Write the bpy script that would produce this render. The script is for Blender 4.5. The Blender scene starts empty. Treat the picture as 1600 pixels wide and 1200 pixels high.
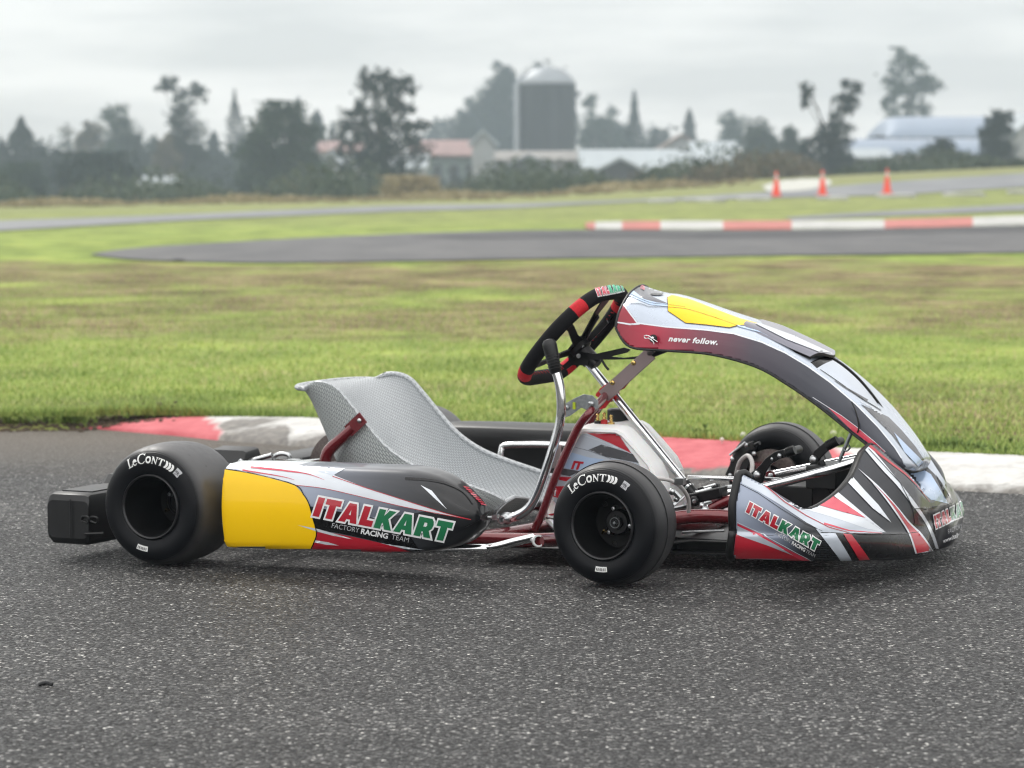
import bpy, math, random
import numpy as np
from mathutils import Vector, Matrix
from mathutils.bvhtree import BVHTree
from mathutils.geometry import delaunay_2d_cdt
from math import sin, cos, pi, radians as R

S = bpy.context.scene
C = S.collection
rnd = random.Random(7)
rng = np.random.default_rng(11)

# ------------------------------------------------------------------ camera
F, HZ, CAMH = 4278.9, 306.1, 0.8176
PITCH = math.atan((600 - HZ) / F)
ROLL = R(-0.175)
PSI, WB = R(24.905), 1.0387
KX = 0.4374 - WB * cos(PSI)          # rear axle centre, on the ground
KY = 6.1967 + WB * sin(PSI)
cam = bpy.data.cameras.new('camera'); camo = bpy.data.objects.new('camera', cam); C.objects.link(camo)
camo.location = (0, 0, CAMH)
camo.rotation_euler = (Matrix.Rotation(pi / 2 - PITCH, 3, 'X') @ Matrix.Rotation(-ROLL * -1, 3, 'Z')).to_euler()
cam.sensor_width = 36; cam.lens = F / 1600 * 36
cam.clip_start = 0.1; cam.clip_end = 3000
cam.dof.use_dof = True; cam.dof.focus_distance = 5.4
cam.dof.aperture_fstop = (cam.lens / 1000) / 0.0142
S.camera = camo

# ------------------------------------------------------------------ world
W = bpy.data.worlds.new('World'); S.world = W; W.use_nodes = True
nt = W.node_tree; nt.nodes.clear()
def nn(t, typ, **kw):
    n = t.nodes.new(typ)
    for k, v in kw.items(): setattr(n, k, v)
    return n
SUN_AZ, SUN_EL = R(-28), R(42)       # behind the kart, a little to the left
out = nn(nt, 'ShaderNodeOutputWorld')
sky = nn(nt, 'ShaderNodeTexSky', sky_type='NISHITA'); sky.sun_disc = False
sky.sun_elevation = SUN_EL; sky.sun_rotation = SUN_AZ; sky.air_density = 1.2; sky.dust_density = 1
b1 = nn(nt, 'ShaderNodeBackground'); b1.inputs[1].default_value = 0.05
nt.links.new(sky.outputs[0], b1.inputs[0])
tc = nn(nt, 'ShaderNodeTexCoord'); sp = nn(nt, 'ShaderNodeSeparateXYZ'); nt.links.new(tc.outputs['Generated'], sp.inputs[0])
mr = nn(nt, 'ShaderNodeMapRange'); mr.inputs[1].default_value = 0.0; mr.inputs[2].default_value = 1.0
mr.inputs[3].default_value = 0.85; mr.inputs[4].default_value = 1.75; nt.links.new(sp.outputs[2], mr.inputs[0])
mp = nn(nt, 'ShaderNodeMapping'); mp.inputs['Scale'].default_value = (6, 6, 34); mp.inputs['Location'].default_value = (1.3, .4, 1.2); nt.links.new(tc.outputs['Generated'], mp.inputs[0])
nz = nn(nt, 'ShaderNodeTexNoise'); nz.inputs['Scale'].default_value = 1.0; nz.inputs['Detail'].default_value = 6; nt.links.new(mp.outputs[0], nz.inputs[0])
cr = nn(nt, 'ShaderNodeValToRGB'); cr.color_ramp.elements[0].position = .38; cr.color_ramp.elements[1].position = .60
cr.color_ramp.elements[0].color = (.88, .87, .865, 1); cr.color_ramp.elements[1].color = (1.28, 1.245, 1.21, 1)
nt.links.new(nz.outputs[0], cr.inputs[0])
b2 = nn(nt, 'ShaderNodeBackground'); nt.links.new(cr.outputs[0], b2.inputs[0]); 
bk = nn(nt, 'ShaderNodeMapRange'); bk.inputs[1].default_value = .2; bk.inputs[2].default_value = -.8; bk.inputs[3].default_value = 1; bk.inputs[4].default_value = 1.5; nt.links.new(sp.outputs[1], bk.inputs[0])   # clearer, brighter cloud on the camera's side
mu = nn(nt, 'ShaderNodeMath', operation='MULTIPLY'); nt.links.new(mr.outputs[0], mu.inputs[0]); nt.links.new(bk.outputs[0], mu.inputs[1]); nt.links.new(mu.outputs[0], b2.inputs[1])
ad = nn(nt, 'ShaderNodeMixShader'); ad.inputs[0].default_value = .88; nt.links.new(b1.outputs[0], ad.inputs[1]); nt.links.new(b2.outputs[0], ad.inputs[2])   # nine tenths cloud
nt.links.new(ad.outputs[0], out.inputs[0])

sl = bpy.data.lights.new('sun', 'SUN'); sl.energy = 1.5; sl.angle = R(14); sl.color = (1, .97, .92)
so = bpy.data.objects.new('sun', sl); C.objects.link(so)
sd = Vector((sin(SUN_AZ) * cos(SUN_EL), cos(SUN_AZ) * cos(SUN_EL), sin(SUN_EL)))
so.rotation_euler = sd.to_track_quat('Z', 'Y').to_euler()

S.view_settings.view_transform = 'Standard'; S.view_settings.look = 'None'
S.view_settings.exposure = 0.03; S.view_settings.gamma = 1
S.render.engine = 'CYCLES'; S.cycles.use_denoising = True; S.cycles.filter_width = 1.1
S.cycles.max_bounces = 8; S.cycles.transparent_max_bounces = 8; S.cycles.volume_bounces = 1

# ------------------------------------------------------------------ photo geometry
def ray_world(px, py):
    c, s = cos(ROLL), sin(ROLL); X = px - 800; Y = py - 600
    x = (c * X + s * Y) / F; u = -(-s * X + c * Y) / F
    return Vector((x, cos(PITCH) + u * sin(PITCH), -sin(PITCH) + u * cos(PITCH)))
KM = Matrix.Translation((KX, KY, 0)) @ Matrix.Rotation(-PSI, 4, 'Z')
KI = KM.inverted(); CAMK = KI @ Vector((0, 0, CAMH))
def kray(px, py): return KI.to_3x3() @ ray_world(px, py)
def at(px, py, y):
    """point of the kart's own frame that lies in its lengthwise plane y"""
    d = kray(px, py); t = (y - CAMK.y) / d.y
    return CAMK + d * t
def kp(l, y): return [at(a, b, y) for a, b in l]
def terr(x, y):
    """height of the field behind the kerb"""
    r = x / max(y, 1)
    s2 = float(np.interp(r, [-.22, 0, .09, .187, .3], [.0015, .008, .019, .027, .03]))
    z = 0.055
    if y > 15: z += .006 * (min(y, 55) - 15)
    if y > 55: z += s2 * (min(y, 125) - 55)
    return z
def ground(px, py, dz=0.0):
    d = ray_world(px, py); o = Vector((0, 0, CAMH))
    if d.z > -1e-5 and py < 300: pass
    t = 8.0
    while t < 400:
        p = o + d * t
        if p.z < terr(p.x, p.y): break
        t *= 1.01
    lo, hi = t / 1.01, t
    for _ in range(20):
        m = (lo + hi) / 2; p = o + d * m
        if p.z < terr(p.x, p.y): hi = m
        else: lo = m
    p = o + d * hi
    return Vector((p.x, p.y, terr(p.x, p.y) + dz))
def flat(px, py, z=0.0):
    d = ray_world(px, py); t = (z - CAMH) / d.z
    return Vector((0, 0, CAMH)) + d * t

# ------------------------------------------------------------------ materials
def srgb(*c): return tuple(((v / 255 + .055) / 1.055) ** 2.4 if v / 255 > .04045 else v / 255 / 12.92 for v in c)
def mat(name, col, rough=.5, metal=0, coat=0, spec=.5, noise=None, bump=None, cr=.05):
    m = bpy.data.materials.new(name); m.use_nodes = True; t = m.node_tree; b = t.nodes['Principled BSDF']
    col = tuple(col[:3]) + (1,)
    b.inputs['Base Color'].default_value = col; b.inputs['Roughness'].default_value = rough
    b.inputs['Metallic'].default_value = metal; b.inputs['Coat Weight'].default_value = coat
    b.inputs['Coat Roughness'].default_value = cr; b.inputs['Specular IOR Level'].default_value = spec
    co = nn(t, 'ShaderNodeTexCoord')
    if noise:
        sc, amt = noise
        n = nn(t, 'ShaderNodeTexNoise'); n.inputs['Scale'].default_value = sc; n.inputs['Detail'].default_value = 5
        t.links.new(co.outputs['Object'], n.inputs[0])
        r = nn(t, 'ShaderNodeValToRGB'); r.color_ramp.elements[0].position = .3; r.color_ramp.elements[1].position = .7
        r.color_ramp.elements[0].color = tuple(v * (1 - amt) for v in col[:3]) + (1,)
        r.color_ramp.elements[1].color = tuple(min(1, v * (1 + amt)) for v in col[:3]) + (1,)
        t.links.new(n.outputs[0], r.inputs[0]); t.links.new(r.outputs[0], b.inputs['Base Color'])
        r2 = nn(t, 'ShaderNodeMapRange'); r2.inputs[3].default_value = max(0, rough - .06); r2.inputs[4].default_value = rough + .08
        t.links.new(n.outputs[0], r2.inputs[0]); t.links.new(r2.outputs[0], b.inputs['Roughness'])
    if bump:
        sc, st, di = bump
        n = nn(t, 'ShaderNodeTexNoise'); n.inputs['Scale'].default_value = sc; n.inputs['Detail'].default_value = 4
        t.links.new(co.outputs['Object'], n.inputs[0])
        bp = nn(t, 'ShaderNodeBump'); bp.inputs['Strength'].default_value = st; bp.inputs['Distance'].default_value = di
        t.links.new(n.outputs[0], bp.inputs['Height']); t.links.new(bp.outputs[0], b.inputs['Normal'])
    return m
def fade(name, stops, axis=0, rough=.3, metal=.25, coat=.8, spec=.4):
    """painted livery colour that runs from one tone to the next along the kart"""
    m = mat(name, stops[0][1], rough, metal, coat, spec); t = m.node_tree; b = t.nodes['Principled BSDF']
    co = nn(t, 'ShaderNodeTexCoord'); s = nn(t, 'ShaderNodeSeparateXYZ'); t.links.new(co.outputs['Object'], s.inputs[0])
    a, z = stops[0][0], stops[-1][0]
    g = nn(t, 'ShaderNodeMapRange'); g.inputs[1].default_value = a; g.inputs[2].default_value = z; t.links.new(s.outputs[axis], g.inputs[0])
    r = nn(t, 'ShaderNodeValToRGB'); e = r.color_ramp.elements
    e[0].position = 0; e[0].color = tuple(stops[0][1]) + (1,); e[1].position = 1; e[1].color = tuple(stops[-1][1]) + (1,)
    for p, c in stops[1:-1]:
        q = e.new((p - a) / (z - a)); q.color = tuple(c) + (1,)
    t.links.new(g.outputs[0], r.inputs[0]); t.links.new(r.outputs[0], b.inputs['Base Color'])
    return m
M = {}
M['rubber'] = mat('tyre_rubber', (.005, .0055, .007), .5, noise=(40, .3), bump=(900, .12, .0006), spec=.45)
M['tread'] = mat('tread_rubber', (.022, .022, .024), .52, noise=(60, .4), bump=(500, .3, .0008), spec=.5)
M['rim'] = mat('black_magnesium', (.0018, .0018, .002), .55, noise=(80, .3), spec=.14)
M['rimlip'] = mat('worn_rim_lip', (.02, .02, .022), .3, metal=.3, noise=(80, .3))
M['black'] = mat('black_plastic', (.004, .0045, .005), .4, noise=(60, .3), bump=(400, .1, .0005))
M['blackm'] = mat('black_anodised', (.004, .004, .005), .3, metal=.2, noise=(90, .3))
M['suede'] = mat('black_suede', (.004, .004, .005), .85, noise=(300, .5), bump=(1200, .4, .0006), spec=.25)
M['redsuede'] = mat('red_suede', (.46, .012, .02), .7, noise=(300, .2), bump=(1200, .3, .0006), spec=.3)
M['redpaint'] = mat('red_frame_paint', (.14, .006, .011), .22, metal=.3, coat=.9, noise=(120, .15))
M['redbright'] = mat('bright_red_anodised', (.5, .015, .02), .3, metal=.3, coat=.5, noise=(120, .12))
M['chrome'] = mat('chrome', (.82, .83, .84), .07, metal=1, noise=(60, .04))
M['alu'] = mat('brushed_aluminium', (.55, .57, .58), .3, metal=1, noise=(150, .15))
M['steel'] = mat('grey_steel', (.28, .3, .31), .38, metal=.8, noise=(120, .2))
M['bronze'] = mat('brown_anodised_bracket', (.3, .24, .24), .35, metal=.7, noise=(30, .06))
M['brass'] = mat('brass', (.7, .5, .18), .22, metal=1, noise=(120, .1))
M['tank'] = mat('milky_plastic', (.9, .905, .9), .35, noise=(20, .02)); M['tank'].node_tree.nodes['Principled BSDF'].inputs['Subsurface Weight'].default_value = .15
M['disc'] = mat('brake_disc_steel', (.2, .17, .16), .35, metal=.9, noise=(200, .3))
M['hose'] = mat('pale_hose', (.5, .48, .47), .4, noise=(80, .1))
M['white'] = mat('white_vinyl', (.78, .79, .8), .35, coat=.5, noise=(60, .03))
M['ink'] = mat('white_ink', (.7, .71, .7), .6, noise=(200, .08))
M['inkgrey'] = mat('grey_ink', (.42, .43, .45), .45, noise=(100, .05))
M['dark'] = mat('black_vinyl', (.003, .003, .004), .25, coat=.4, spec=.25, noise=(60, .1))
M['char'] = fade('charcoal_livery', [(.1, (.22, .24, .28)), (.42, (.15, .165, .2)), (.56, (.06, .064, .075)), (.68, (.012, .013, .015)), (.8, (.003, .003, .004))], coat=.5, metal=0, spec=.25)
M['silver'] = mat('silver_livery', (.5, .55, .62), .3, metal=.3, coat=.9, noise=(25, .04))
M['lightsil'] = mat('pale_silver_livery', (.66, .7, .75), .3, metal=.2, coat=.9, noise=(25, .04))
M['blue'] = fade('steel_blue_livery', [(.3, (.36, .41, .52)), (.62, (.1, .11, .14))])
M['yellow'] = mat('yellow_vinyl', (.94, .58, .0), .3, coat=.35, spec=.3, noise=(6, .03))
M['red'] = mat('red_vinyl', (.42, .006, .022), .3, coat=.9, noise=(30, .06))
M['pink'] = mat('rose_red_vinyl', (.6, .03, .07), .3, coat=.9, noise=(30, .06))
M['green'] = mat('green_vinyl', (.005, .16, .06), .35, coat=.8, noise=(30, .06))
M['nosebase'] = fade('nose_livery', [(1.30, (.3, .34, .42)), (1.42, (.05, .055, .068)), (1.5, (.028, .03, .037)), (1.62, (.014, .015, .018))], coat=.3, metal=0, spec=.25)
M['wing'] = fade('wing_livery', [(1.30, (.4, .46, .58)), (1.40, (.19, .22, .29)), (1.45, (.02, .024, .03)), (1.52, (.004, .004, .005))], coat=.5, spec=.3, metal=.1)
M['fairside'] = fade('fairing_side_livery', [(.86, (.2, .008, .02)), (.96, (.42, .02, .05)), (1.08, (.14, .028, .05)), (1.2, (.045, .035, .052)), (1.32, (.025, .028, .042)), (1.5, (.05, .055, .072))], coat=.5, metal=.1, spec=.3)
M['fairbase'] = mat('fairing_livery', (.47, .53, .62), .26, metal=.3, coat=1, noise=(20, .04))
M['fairgrey'] = fade('fairing_grey_livery', [(.88, (.04, .045, .06)), (1.15, (.11, .11, .15)), (1.4, (.22, .22, .26))], coat=1)
M['humpgrey'] = mat('warm_grey_livery', (.075, .077, .085), .25, metal=.1, coat=.6, noise=(20, .1))
M['skyblue'] = mat('pale_blue_livery', (.42, .55, .75), .28, metal=.2, coat=1, noise=(20, .04))

# ------------------------------------------------------------------ mesh helpers
class MB:
    def __init__(s): s.v = []; s.f = []; s.m = []
    def add(s, vs, fs, mi=0):
        o = len(s.v); s.v += [tuple(v) for v in vs]; s.f += [tuple(i + o for i in f) for f in fs]; s.m += [mi] * len(fs)
    def grid(s, rows, mi=0, cu=False, cv=False):
        nu, nv = len(rows), len(rows[0]); vs = [p for r in rows for p in r]; fs = []
        for i in range(nu if cu else nu - 1):
            for j in range(nv if cv else nv - 1):
                i2, j2 = (i + 1) % nu, (j + 1) % nv
                fs.append((i * nv + j, i2 * nv + j, i2 * nv + j2, i * nv + j2))
        s.add(vs, fs, mi)
    def tube(s, pts, r, mi=0, n=12, closed=False, smooth=0, caps=True):
        P = [Vector(p) for p in pts]
        if smooth: P = catmull(P, smooth, closed)
        rs = r if isinstance(r, (list, tuple)) else None
        rows = []; up = None; N = len(P)
        for i, p in enumerate(P):
            a = P[i - 1] if (i > 0 or closed) else p; b = P[(i + 1) % N] if (i < N - 1 or closed) else p
            t = (b - a); t = t.normalized() if t.length > 1e-9 else Vector((0, 0, 1))
            if up is None: up = Vector((0, 0, 1)) if abs(t.z) < .9 else Vector((1, 0, 0))
            x = t.cross(up).normalized(); y = x.cross(t).normalized(); up = y
            rr = np.interp(i / (N - 1), np.linspace(0, 1, len(rs)), rs) if rs else r
            rows.append([p + x * rr * cos(k * 2 * pi / n) + y * rr * sin(k * 2 * pi / n) for k in range(n)])
        s.grid(rows, mi, cu=closed, cv=True)
        if caps and not closed:
            s.add(rows[0], [tuple(range(n))], mi); s.add(rows[-1], [tuple(reversed(range(n)))], mi)
    def box(s, c, d, mi=0, rot=None):
        c = Vector(c); vs = []
        for x in (-.5, .5):
            for y in (-.5, .5):
                for z in (-.5, .5):
                    v = Vector((x * d[0], y * d[1], z * d[2]))
                    if rot: v = rot @ v
                    vs.append(c + v)
        s.add(vs, [(0, 1, 3, 2), (4, 6, 7, 5), (0, 4, 5, 1), (2, 3, 7, 6), (0, 2, 6, 4), (1, 5, 7, 3)], mi)
    def cyl(s, a, b, r, mi=0, n=20): s.tube([a, b], r, mi, n)
    def lathe(s, prof, axis=(0, 1, 0), c=(0, 0, 0), mi=0, n=64):
        """prof: list of (offset along axis, radius)"""
        ax = Vector(axis).normalized(); x = ax.orthogonal().normalized(); y = ax.cross(x); c = Vector(c)
        s.grid([[c + ax * o + (x * cos(k * 2 * pi / n) + y * sin(k * 2 * pi / n)) * r for k in range(n)] for o, r in prof], mi, cv=True)
    def plate(s, poly, th, mi=0):
        """flat outline (3-D points) given a thickness th (vector)"""
        th = Vector(th); n = len(poly); P = [Vector(p) for p in poly]
        s.add([p for p in P] + [p + th for p in P], [tuple(range(n)), tuple(reversed(range(n, 2 * n)))] + [(i, (i + 1) % n + 0, (i + 1) % n + n, i + n)[::-1] for i in range(n)], mi)
    def ball(s, c, r, mi=0, sc=(1, 1, 1), n=16):
        c = Vector(c); rows = []
        for i in range(n // 2 + 1):
            a = pi * i / (n // 2)
            rows.append([c + Vector((r * sc[0] * sin(a) * cos(2 * pi * k / n), r * sc[1] * sin(a) * sin(2 * pi * k / n), r * sc[2] * cos(a))) for k in range(n)])
        s.grid(rows, mi, cv=True)
def catmull(P, k, closed=False):
    P = [Vector(p) for p in P]; n = len(P); o = []
    for i in range(n if closed else n - 1):
        if closed: a, b, c, d = P[(i - 1) % n], P[i], P[(i + 1) % n], P[(i + 2) % n]
        else: a, b, c, d = P[max(i - 1, 0)], P[i], P[i + 1], P[min(i + 2, n - 1)]
        for j in range(k):
            t = j / k
            o.append(.5 * ((2 * b) + (c - a) * t + (2 * a - 5 * b + 4 * c - d) * t * t + (3 * b - a - 3 * c + d) * t ** 3))
    if not closed: o.append(P[-1])
    return o
def refine(rows, ku, kv):
    rows = [catmull(r, kv) for r in rows]
    cols = [catmull([r[j] for r in rows], ku) for j in range(len(rows[0]))]
    return [[c[i] for c in cols] for i in range(len(cols[0]))]
def obj(name, mb, mats, parent=None, smooth=True, bevel=0, ang=40, solid=0, label=None):
    me = bpy.data.meshes.new(name); me.from_pydata([tuple(v) for v in mb.v], [], mb.f)
    mats = mats if isinstance(mats, (list, tuple)) else [mats]
    for m in mats: me.materials.append(M[m] if isinstance(m, str) else m)
    me.polygons.foreach_set('material_index', mb.m); me.update()
    o = bpy.data.objects.new(name, me); C.objects.link(o)
    if parent: o.parent = parent
    if solid:
        s = o.modifiers.new('solid', 'SOLIDIFY'); s.thickness = solid; s.offset = -1
    if bevel:
        b = o.modifiers.new('bevel', 'BEVEL'); b.width = bevel; b.segments = 3; b.limit_method = 'ANGLE'; b.angle_limit = R(35)
    if smooth:
        me.polygons.foreach_set('use_smooth', [True] * len(me.polygons)); me.set_sharp_from_angle(angle=R(ang))
    if label: o['label'] = label
    return o
def tag(o, label, cat, group=None):
    o['label'] = label; o['category'] = cat
    if group: o['group'] = group
    return o
def struct(o): o['kind'] = 'structure'; return o
def empty(name, loc=(0, 0, 0), parent=None):
    o = bpy.data.objects.new(name, None); C.objects.link(o); o.location = loc; o.empty_display_size = .1
    if parent: o.parent = parent
    return o

# ---- stickers: flat outlines laid onto a panel like vinyl
def bvh_of(mb):
    return BVHTree.FromPolygons([Vector(v) for v in mb.v], [f for f in mb.f])
def pip(p, loops):
    ins = False; x, y = p
    for L in loops:
        n = len(L)
        for i in range(n):
            x1, y1 = L[i]; x2, y2 = L[(i + 1) % n]
            if (y1 > y) != (y2 > y) and x < (x2 - x1) * (y - y1) / (y2 - y1) + x1: ins = not ins
    return ins
def fill(loops, step):
    V = []; Ed = []
    xs = [p[0] for L in loops for p in L]; ys = [p[1] for L in loops for p in L]
    for L in loops:
        st = len(V); n = len(L)
        for i in range(n):
            a = L[i]; b = L[(i + 1) % n]; d = math.hypot(b[0] - a[0], b[1] - a[1]); k = max(1, int(d / step))
            for j in range(k): V.append((a[0] + (b[0] - a[0]) * j / k, a[1] + (b[1] - a[1]) * j / k))
        m = len(V)
        for i in range(st, m): Ed.append((i, i + 1 if i + 1 < m else st))
    x = min(xs) + step * .5
    while x < max(xs):
        y = min(ys) + step * .5
        while y < max(ys):
            if pip((x, y), loops): V.append((x, y))
            y += step
        x += step
    r = delaunay_2d_cdt([Vector(v) for v in V], Ed, [], 0, 1e-5)
    vs = [(v[0], v[1]) for v in r[0]]
    fs = [f for f in r[2] if pip((sum(vs[i][0] for i in f) / 3, sum(vs[i][1] for i in f) / 3), loops)]
    return vs, fs
def project(mb, bvh, vs, fs, off, mi, mapf=None):
    """lay 2-D points (photo pixels) onto the panel, off metres above its skin"""
    P = []
    for v in vs:
        if mapf: h = mapf(v)
        else:
            d = kray(*v).normalized(); h = bvh.ray_cast(CAMK, d)
            if h[0] is not None:
                n = h[1] if h[1].dot(d) < 0 else -h[1]
                h = (h[0], n) if abs(n.dot(d)) > .05 else (None, None)
        P.append(None if h[0] is None else h[0] + h[1].normalized() * (off + (0 if mapf else .0006)))
    ok = []
    for f in fs:
        if any(P[i] is None for i in f): continue
        a, b, c = (P[i] for i in f)
        if max((a - b).length, (b - c).length, (c - a).length) > .08: continue
        ok.append(f)
    used = sorted({i for f in ok for i in f}); ix = {i: k for k, i in enumerate(used)}
    out = []
    for f in ok:
        a, b, c = (P[i] for i in f); n = (b - a).cross(c - a)
        f = tuple(ix[i] for i in f)
        if not mapf and n.dot(a - CAMK) > 0: f = f[::-1]
        out.append(f)
    mb.add([P[i] for i in used], out, mi)
def line(pts, w, w2=None):
    """thin tapering stripe polygon along pts"""
    P = [Vector((a, b)) for a, b in pts]; n = len(P); l = []; r = []; w2 = w if w2 is None else w2
    for i, p in enumerate(P):
        t = (P[min(i + 1, n - 1)] - P[max(i - 1, 0)]).normalized(); q = Vector((-t.y, t.x)); ww = (w + (w2 - w) * i / (n - 1)) / 2
        l.append(tuple(p + q * ww)); r.append(tuple(p - q * ww))
    return l + r[::-1]
def curve2(pts, k=6): return [(p[0], p[1]) for p in catmull([Vector((a, b, 0)) for a, b in pts], k)]
GL = {'I': (.40, [[(0, 0), (.4, 0), (.4, 1), (0, 1)]]),
      'T': (.92, [[(0, 1), (0, .7), (.26, .7), (.26, 0), (.66, 0), (.66, .7), (.92, .7), (.92, 1)]]),
      'A': (1.12, [[(0, 0), (.4, 0), (.45, .17), (.67, .17), (.72, 0), (1.12, 0), (.78, 1), (.34, 1)], [(.5, .4), (.62, .4), (.56, .68)]]),
      'L': (.8, [[(0, 0), (.8, 0), (.8, .32), (.4, .32), (.4, 1), (0, 1)]]),
      'K': (1.08, [[(0, 0), (.4, 0), (.4, .28), (.45, .34), (.64, 0), (1.08, 0), (.7, .56), (1.04, 1), (.62, 1), (.4, .68), (.4, 1), (0, 1)]]),
      'R': (1.02, [[(0, 0), (.4, 0), (.4, .28), (.46, .28), (.62, 0), (1.04, 0), (.8, .36), (.94, .5), (.97, .7), (.92, .86), (.78, 1), (0, 1)], [(.4, .54), (.56, .54), (.6, .63), (.56, .75), (.4, .75)]])}
def grow(L, d):
    n = len(L); a = sum(L[i][0] * L[(i + 1) % n][1] - L[(i + 1) % n][0] * L[i][1] for i in range(n)); sg = 1 if a > 0 else -1
    o = []
    for i in range(n):
        p0, p, p1 = Vector(L[i - 1]), Vector(L[i]), Vector(L[(i + 1) % n])
        e0 = (p - p0).normalized(); e1 = (p1 - p).normalized(); n0 = Vector((e0.y, -e0.x)) * sg; n1 = Vector((e1.y, -e1.x)) * sg
        m = (n0 + n1); m = m / max(.45, m.dot(n0)); o.append(tuple(p + m * d))
    return o
def wordmark(mb, bvh, o, xv, yv, off, mi, gap=.13, out=.1, step=3, outline=True, only=8):
    """ITALKART in slab letters; o lower left corner, xv/yv its base line and height in pixels; mi=(white, red, green)"""
    word = 'ITALKART'; tot = sum(GL[c][0] for c in word) + gap * 7; x = 0
    def T(p): return (o[0] + xv[0] * p[0] / tot + yv[0] * p[1], o[1] + xv[1] * p[0] / tot + yv[1] * p[1])
    for i, c in enumerate(word[:only]):
        w, loops = GL[c]; loops = [[(a + x, b) for a, b in L] for L in loops]; x += w + gap
        if outline:
            vs, fs = fill([[T(p) for p in grow(loops[0], out)]], step); project(mb, bvh, vs, fs, off, mi[0])
        vs, fs = fill([[T(p) for p in L] for L in loops], step); project(mb, bvh, vs, fs, off + .0005, mi[1] if i < 4 else mi[2])
def text_mesh(s, bold=0.0, shear=0.0, space=1.0):
    cu = bpy.data.curves.new('t', 'FONT'); cu.body = s; cu.size = 1; cu.offset = bold; cu.shear = shear; cu.space_character = space; cu.resolution_u = 3
    to = bpy.data.objects.new('t', cu); C.objects.link(to)
    dg = bpy.context.evaluated_depsgraph_get(); me = bpy.data.meshes.new_from_object(to.evaluated_get(dg))
    me.calc_loop_triangles()
    vs = [(v.co.x, v.co.y) for v in me.vertices]; fs = [tuple(t.vertices) for t in me.loop_triangles]
    bpy.data.objects.remove(to); bpy.data.curves.remove(cu); bpy.data.meshes.remove(me)
    return vs, fs
def write(mb, bvh, s, o, xv, yv, off, mi, **kw):
    """xv: whole width, yv: cap height, in pixels"""
    vs, fs = text_mesh(s, **kw); x0 = min(v[0] for v in vs); w = max(v[0] for v in vs) - x0; h = .7
    project(mb, bvh, [(o[0] + xv[0] * (v[0] - x0) / w + yv[0] * v[1] / h, o[1] + xv[1] * (v[0] - x0) / w + yv[1] * v[1] / h) for v in vs], fs, off, mi)
def sticker(mb, bvh, loops, off, mi, step=5):
    step *= .7
    if not isinstance(loops[0], list): loops = [loops]
    vs, fs = fill(loops, step); project(mb, bvh, vs, fs, off, mi)
def crop(x0, y0, k): return lambda l: [(x0 + k * a, y0 + k * b) for a, b in l]

# ================================================================== SETTING
T0 = lambda l: [(a, b) for a, b in l]
def ramp(t, fac, stops):
    r = nn(t, 'ShaderNodeValToRGB'); e = r.color_ramp.elements
    e[0].position = stops[0][0]; e[0].color = tuple(stops[0][1]) + (1,); e[1].position = stops[-1][0]; e[1].color = tuple(stops[-1][1]) + (1,)
    for p, c in stops[1:-1]: q = e.new(p); q.color = tuple(c) + (1,)
    t.links.new(fac, r.inputs[0]); return r.outputs[0]
def mixc(t, f, a, b, mode='MIX'):
    m = nn(t, 'ShaderNodeMix', data_type='RGBA', blend_type=mode)
    for s, v in ((0, f), (6, a), (7, b)):
        if isinstance(v, (int, float)): m.inputs[s].default_value = v
        elif isinstance(v, tuple): m.inputs[s].default_value = v + (1,) if len(v) == 3 else v
        else: t.links.new(v, m.inputs[s])
    return m.outputs[2]
def noise(t, vec, scale, detail=4, rough=.5, sc3=None):
    if sc3:
        mp = nn(t, 'ShaderNodeMapping'); mp.inputs['Scale'].default_value = sc3; t.links.new(vec, mp.inputs[0]); vec = mp.outputs[0]
    n = nn(t, 'ShaderNodeTexNoise'); n.inputs['Scale'].default_value = scale; n.inputs['Detail'].default_value = detail
    n.inputs['Roughness'].default_value = rough; t.links.new(vec, n.inputs[0]); return n.outputs[0]
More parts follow.
